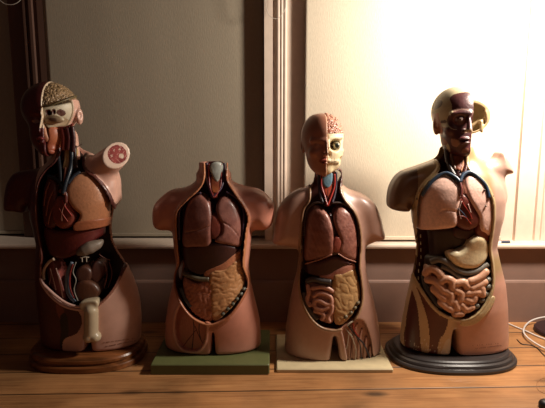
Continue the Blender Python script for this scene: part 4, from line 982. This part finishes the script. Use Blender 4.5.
    # ---------------- head
    Yh = Y0 - .005
    hx = lambda a, b, dy=0.0: W(a, b, Yh + dy)
    h = empty('head', (0, 0, 0), None, None); h.parent = e; h.location = np.array(hx(54, 118)) - np.array(e.location)
    x0, x1, z0, z1 = bounds([(20, 80), (88, 80), (88, 164), (20, 164)], Yh, .006)
    G = Grid((x0, Yh - .13, z0), (x1, Yh + .11, z1), .0022)
    cr = ell(G, hx(51, 108, .008), (26 * KM, .088, 24.5 * KM))
    B = smin(cr, ell(G, hx(49, 134, -.024), (16.5 * KM, .058, 20 * KM)), .024)
    B = smin(B, ell(G, hx(48, 150, -.055), (8 * KM, .022, 6 * KM)), .014)
    s = smin(B, cap(G, hx(28, 113, -.050), hx(42, 113.5, -.080), .007, .006), .012)
    s = smax(s, -ell(G, hx(34, 119.5, -.082), (.022, .016, .012)), .010)
    s = smin(s, ell(G, hx(34.5, 119.5, -.060), (.012, .012, .009)), .003)
    s = smin(s, cap(G, hx(42, 119, -.080), hx(42, 131, -.102), .005, .009), .008)
    s = smin(s, ell(G, hx(41, 138.5, -.082), (.016, .010, .0045)), .004); s = smin(s, ell(G, hx(42, 142, -.080), (.014, .010, .005)), .004)
    s = smin(s, cap(G, hx(66, 138, .015), hx(67, 158, .012), .038, .042), .014)
    ear = ell(G, hx(79.2, 116.5, .002), (.012, .015, .027)); ear = smax(ear, -ell(G, hx(80, 115, -.012), (.006, .010, .014)), .003)
    # cut away: crown over the brain and the deep half of the face
    xm = float(P(42.5, 115, Yh - .08)[0])
    zc = lambda: bz(106.5, Yh - .05) + (G.X - float(P(43, 100, Yh - .05)[0])) * .31
    cutf = np.maximum(xm - G.X, (G.Y - (Yh - .022)))               # in front of the section plane, right of the middle
    cutf = np.maximum(cutf, G.X - float(P(76.5, 115, Yh)[0])); cutf = np.maximum(cutf, bz(158, Yh) - G.Z)
    crown = np.maximum(np.maximum(xm - G.X, zc() - G.Z), G.Y - (Yh + .06))
    s = smax(s, -cutf, .002); s = smax(s, -crown, .002); s = smin(s, ear, .006)
    s = smax(s, -cap(G, hx(36, 170, -.10), hx(70, 170, -.10), .030), .01)
    s = np.maximum(s, bz(160, Yh) - G.Z)
    def reg(c):
        r = np.zeros(len(c), int); x = c[:, 0]
        r[(x < float(P(44, 115, Yh)[0])) | ((c[:, 1] < Yh - .0) & (x < xm + .002))] = 1
        r[(c[:, 2] < bz(139, Yh)) & (x < float(P(73, 140, Yh)[0])) & (c[:, 1] < Yh + .03)] = 1
        r[(np.abs(x - xm) < .003) & (c[:, 1] < Yh + .02) & (c[:, 2] > bz(128, Yh - .08))] = 2
        r[(x > xm + .002) & (np.abs(c[:, 1] - (Yh - .022)) < .003) & (c[:, 2] > bz(128, Yh))] = 3
        return r
    def dark(p):
        o = colfn(('#48191a', '#5a2422', 40, 3))(p)
        for q, c in (([(30, 121), (35, 119.5), (39, 121.5), (34, 123.5)], '#8c6a60'), ([(36, 137), (42, 136.5), (44, 139), (38, 140)], '#7a3030')): o[(p[:, 1] < Yh - .03) & (inpx(p, q, Yh - .08) < 0)] = lin(c)
        return o
    split(G, s, reg, {0: ('scalp_skin', ('#c79c8b', '#d0a695', 9, 4), SKIN, h, 'pink skin with the ear'), 1: ('facial_muscle', dark, ORG, h, 'dark maroon flayed half of the face'), 2: ('cut_edge', '#cdb79c', SKIN, h, 'pale cut line over the crown'), 3: ('sectioned_bone', '#b9a488', DULL, h, None)}, h)
    # brain dome above the brim
    b = np.maximum(np.maximum(B + .004, xm + .0015 - G.X), zc() - .001 - G.Z); b = wave_mod(.0022, 320, 12)(G, b)
    sculpt('brain', G, b, ('#947a5c', '#7c6444', 260, 2), ORG, h, 'tan wrinkled brain dome')
    br = [hx(43, 106.8, -.082), hx(50, 105.5, -.082), hx(58, 102.6, -.076), hx(66, 99.8, -.060), hx(72, 97.6, -.036), hx(75.6, 96.4, -.006), hx(76.4, 96.2, .03)]
    v, f = tube_vf(br, .0032, 8, 5); mesh_obj('skull_rim', v, f, DULL, h, np.tile(lin('#5e5134'), (len(v), 1)), True, 'dark olive rim of the sawn skull')
    # sectioned skull plate with sinuses
    Yq = Yh - .06
    def slab(poly, y0, th, r, mods=None):
        f = puff(G, poly, Yq, y0, th, r); f = smax(f, B + .004, .006)
        return f
    plate = slab([(43.5, 107.5), (55, 105.5), (66, 101.5), (74.5, 98.5), (76, 108), (75.2, 118), (72, 126), (64, 126), (56, 127), (49, 128), (45.5, 121), (43.5, 114)], Yh - .045, .035, .005)
    for (a_, b_, ra, rz) in ((47.5, 113, .0075, .010), (52, 111.5, .0042, .007), (57.5, 112.4, .0085, .0085)): plate = smax(plate, -ell(G, hx(a_, b_, -.078), (ra, .026, rz)), .002)
    plate = smin(plate, ell(G, hx(54, 119.5, -.066), (.032, .014, .013)), .006)
    def pc(p):
        o = colfn(('#bdb39c', '#ada288', 30, 3))(p)
        for (a_, b_, ra, rz) in ((47.5, 113, .0095, .012), (52, 111.5, .005, .009), (57.5, 112.4, .0105, .0105)):
            cx_, cy_, cz_ = hx(a_, b_, -.078); o[((p[:, 0] - cx_) / ra) ** 2 + ((p[:, 2] - cz_) / rz) ** 2 < 1] = lin('#4a2418')
        o[inpx(p, [(45, 117), (54, 115), (61, 117), (65, 122), (60, 126), (50, 125), (46, 122)], Yq) < 0] = lin('#9a8468')
        o[inpx(p, [(52, 118), (58, 118.5), (59, 121.5), (53, 121)], Yq) < 0] = lin('#6a5040'); return o
    sculpt('skull_section', G, plate, pc, DULL, h, 'white sawn skull plate with dark sinus holes')
    nose = slab([(43.5, 120), (46.5, 126), (49, 134), (50.5, 140), (47, 142), (44, 134), (42.5, 127)], Yh - .070, .03, .004)
    sculpt('nasal_section', G, nose, ('#c08a68', '#a86c50', 60, 4), DULL, h)
    tg = slab([(50, 127), (57, 128), (61, 134), (61, 142), (57, 149), (50, 151), (47.5, 145), (50, 138)], Yh - .055, .03, .012)
    sculpt('tongue', G, tg, ('#b06a48', '#9a4c34', 60, 4), ORG, h, 'orange-pink tongue and palate')
    jaw = slab([(49, 148), (56, 151), (60, 146), (63, 150), (58, 156), (50, 154.5)], Yh - .052, .03, .006)
    sculpt('lower_jaw', G, jaw, ('#8a3a2a', '#a8604a', 60, 4), DULL, h)
    for pts, r, c in (([(62, 128), (64, 138), (63, 150)], .0085, '#6a2620'), ([(67, 127), (69, 138), (68, 150)], .0085, '#4a1a1a'), ([(72, 126), (73.5, 138), (73, 152)], .007, '#3a1618'), ([(65, 130), (66, 142)], .003, '#a4382c'), ([(70, 128), (71, 140), (71, 152)], .003, '#20304a'), ([(58, 127.5), (66, 127), (73, 124)], .003, '#8a2c24')):
        v, f = tube_vf([hx(a_, b_, -.050) for a_, b_ in pts], r, 10, 5); mesh_obj('throat_muscle', v, f, ORG, h, np.tile(lin(c), (len(v), 1)))
    v, f = tube_vf([hx(66, 150, -.046), hx(73, 149, -.050), hx(78, 146.5, -.030), hx(82, 144, .0)], .0016, 6, 5); mesh_obj('facial_nerve', v, f, ORG, h, np.tile(lin('#3a2420'), (len(v), 1)))
torso_wood()

# ------------------------------------------------------------------ things on the sill and the floor
def fl(a, b, z=0.0):
    """point of the floor (or of height z above it) seen at a pixel"""
    yc = (204.0 - b) / F_PX; dy = math.cos(PITCH) + yc * math.sin(PITCH); dz = -math.sin(PITCH) + yc * math.cos(PITCH)
    Y = (z - CAM_H) / dz * dy; return W(a, b, Y)
WHITE = flat('white_cable', '#c9c0ba', .4); BLACK = flat('black_rubber', '#141214', .45)
def cable(name, pts, r, mat, label, cat, twist=0):
    v, f = tube_vf(pts, r, 8, 6); o = mesh_obj(name, v, f, mat, None, None, True); tag(o, label, cat); return o
z = .0036
cable('mains_cable', [fl(498, 319, z), fl(506, 322.5, z), fl(515, 326.5, z), fl(526, 331, z), fl(537, 336, z), fl(550, 341, z), fl(562, 345, z)], .0032, WHITE, 'straight white cable running right from behind the black plinth', 'cable')
z2 = .013
cable('coiled_cable', [W(565, 315.5, 1.928), W(545, 317, 1.928), W(533, 320, 1.925), W(526, 325, 1.905), fl(523.5, 331, z2), fl(526, 336, z2), fl(532, 341, z2), fl(541, 346.5, z2), fl(552, 351, z2), fl(572, 356, z2)], .0034, WHITE, 'white cable lying in a wide loop on the boards at the right edge', 'cable')
z3 = .002
cable('thin_cable', [fl(517, 339.5, z3), fl(522, 344, z3), fl(530, 345, z3), fl(537, 348, z3), fl(545, 356, z3), fl(560, 366, z3)], .0017, BLACK, 'thin black cable curving below the white loop', 'cable')
cable('loose_wire', [fl(549, 377, .0008), fl(541, 379, .0008), fl(537, 383, .0008), fl(537, 388, .0008), fl(541, 392, .0008), fl(549, 394, .0008)], .0006, flat('tan_wire', '#8a5f3c', .5), 'hair-thin tan wire curled on the boards near the right corner', 'wire')
# dark round foot of something standing outside the picture
c = (fl(560, 332, .0)[0], 1.842, 0); n = 64; prof = [(0.096, 0), (.098, .003), (.098, .014), (.094, .019), (.05, .024), (.016, .028)]
V = []; F = []
for r, zz in prof:
    for k in range(n): V.append((c[0] + r * math.cos(2 * PI * k / n), c[1] + .9 * r * math.sin(2 * PI * k / n), zz))
for i in range(len(prof) - 1):
    for k in range(n): F.append((i * n + k, i * n + (k + 1) % n, (i + 1) * n + (k + 1) % n, (i + 1) * n + k))
F += [tuple(range(n - 1, -1, -1)), tuple((len(prof) - 1) * n + k for k in range(n))]
o = mesh_obj('round_foot', V, F, flat('dark_maroon_metal', '#2c1416', .5), None, None, False); tag(o, 'dark maroon round foot inside the white cable loop', 'stand base')
# black plug at the bottom right corner
c = np.array(fl(546, 407, 0)); V = []; F = []; n = 24
prof = [(0.014, 0), (.0175, .003), (.018, .010), (.016, .016), (.011, .020), (.004, .0215)]
for r, zz in prof:
    for k in range(n): V.append((c[0] + r * 1.15 * math.cos(2 * PI * k / n), c[1] + r * math.sin(2 * PI * k / n), zz))
for i in range(len(prof) - 1):
    for k in range(n): F.append((i * n + k, i * n + (k + 1) % n, (i + 1) * n + (k + 1) % n, (i + 1) * n + k))
F += [tuple(range(n - 1, -1, -1)), tuple((len(prof) - 1) * n + k for k in range(n))]
pl = mesh_obj('black_plug', V, F, BLACK, None, None, True); tag(pl, 'small black rounded plug at the bottom right corner of the floor', 'plug')
v, f = tube_vf([c + [.012, 0, .008], c + [.04, .004, .006], c + [.08, -.01, .004], c + [.14, -.03, .004]], .003, 8, 5); mesh_obj('plug_lead', v, f, BLACK, pl)
# folding knife shaped thing and a slip of card on the sill
Yk = 1.945; kx0, kx1 = px(504, Yk), px(517.5, Yk)
kn = empty('pocket_knife', ((kx0 + kx1) / 2, Yk, ZS), 'small dark blue folded knife on the white sill at the right', 'knife')
v, f = extrude_x([(Yk - .006, ZS + .0005), (Yk + .006, ZS + .0005), (Yk + .007, ZS + .006), (Yk + .003, ZS + .0095), (Yk - .003, ZS + .0095), (Yk - .007, ZS + .006)], px(509, Yk), kx1)
mesh_obj('handle', v, f, flat('dark_blue_plastic', '#2c3448', .4), kn, None, False)
V = [(kx0 - .02, Yk, ZS + .001), (px(509, Yk), Yk - .004, ZS + .002), (px(509, Yk), Yk + .004, ZS + .002), (px(509, Yk), Yk, ZS + .008), (kx0 - .018, Yk, ZS + .004)]
mesh_obj('blade', V, [(0, 1, 3, 4), (0, 4, 3, 2), (0, 2, 1), (1, 2, 3)], flat('grey_steel', '#77716c', .35, .7), kn, None, False)
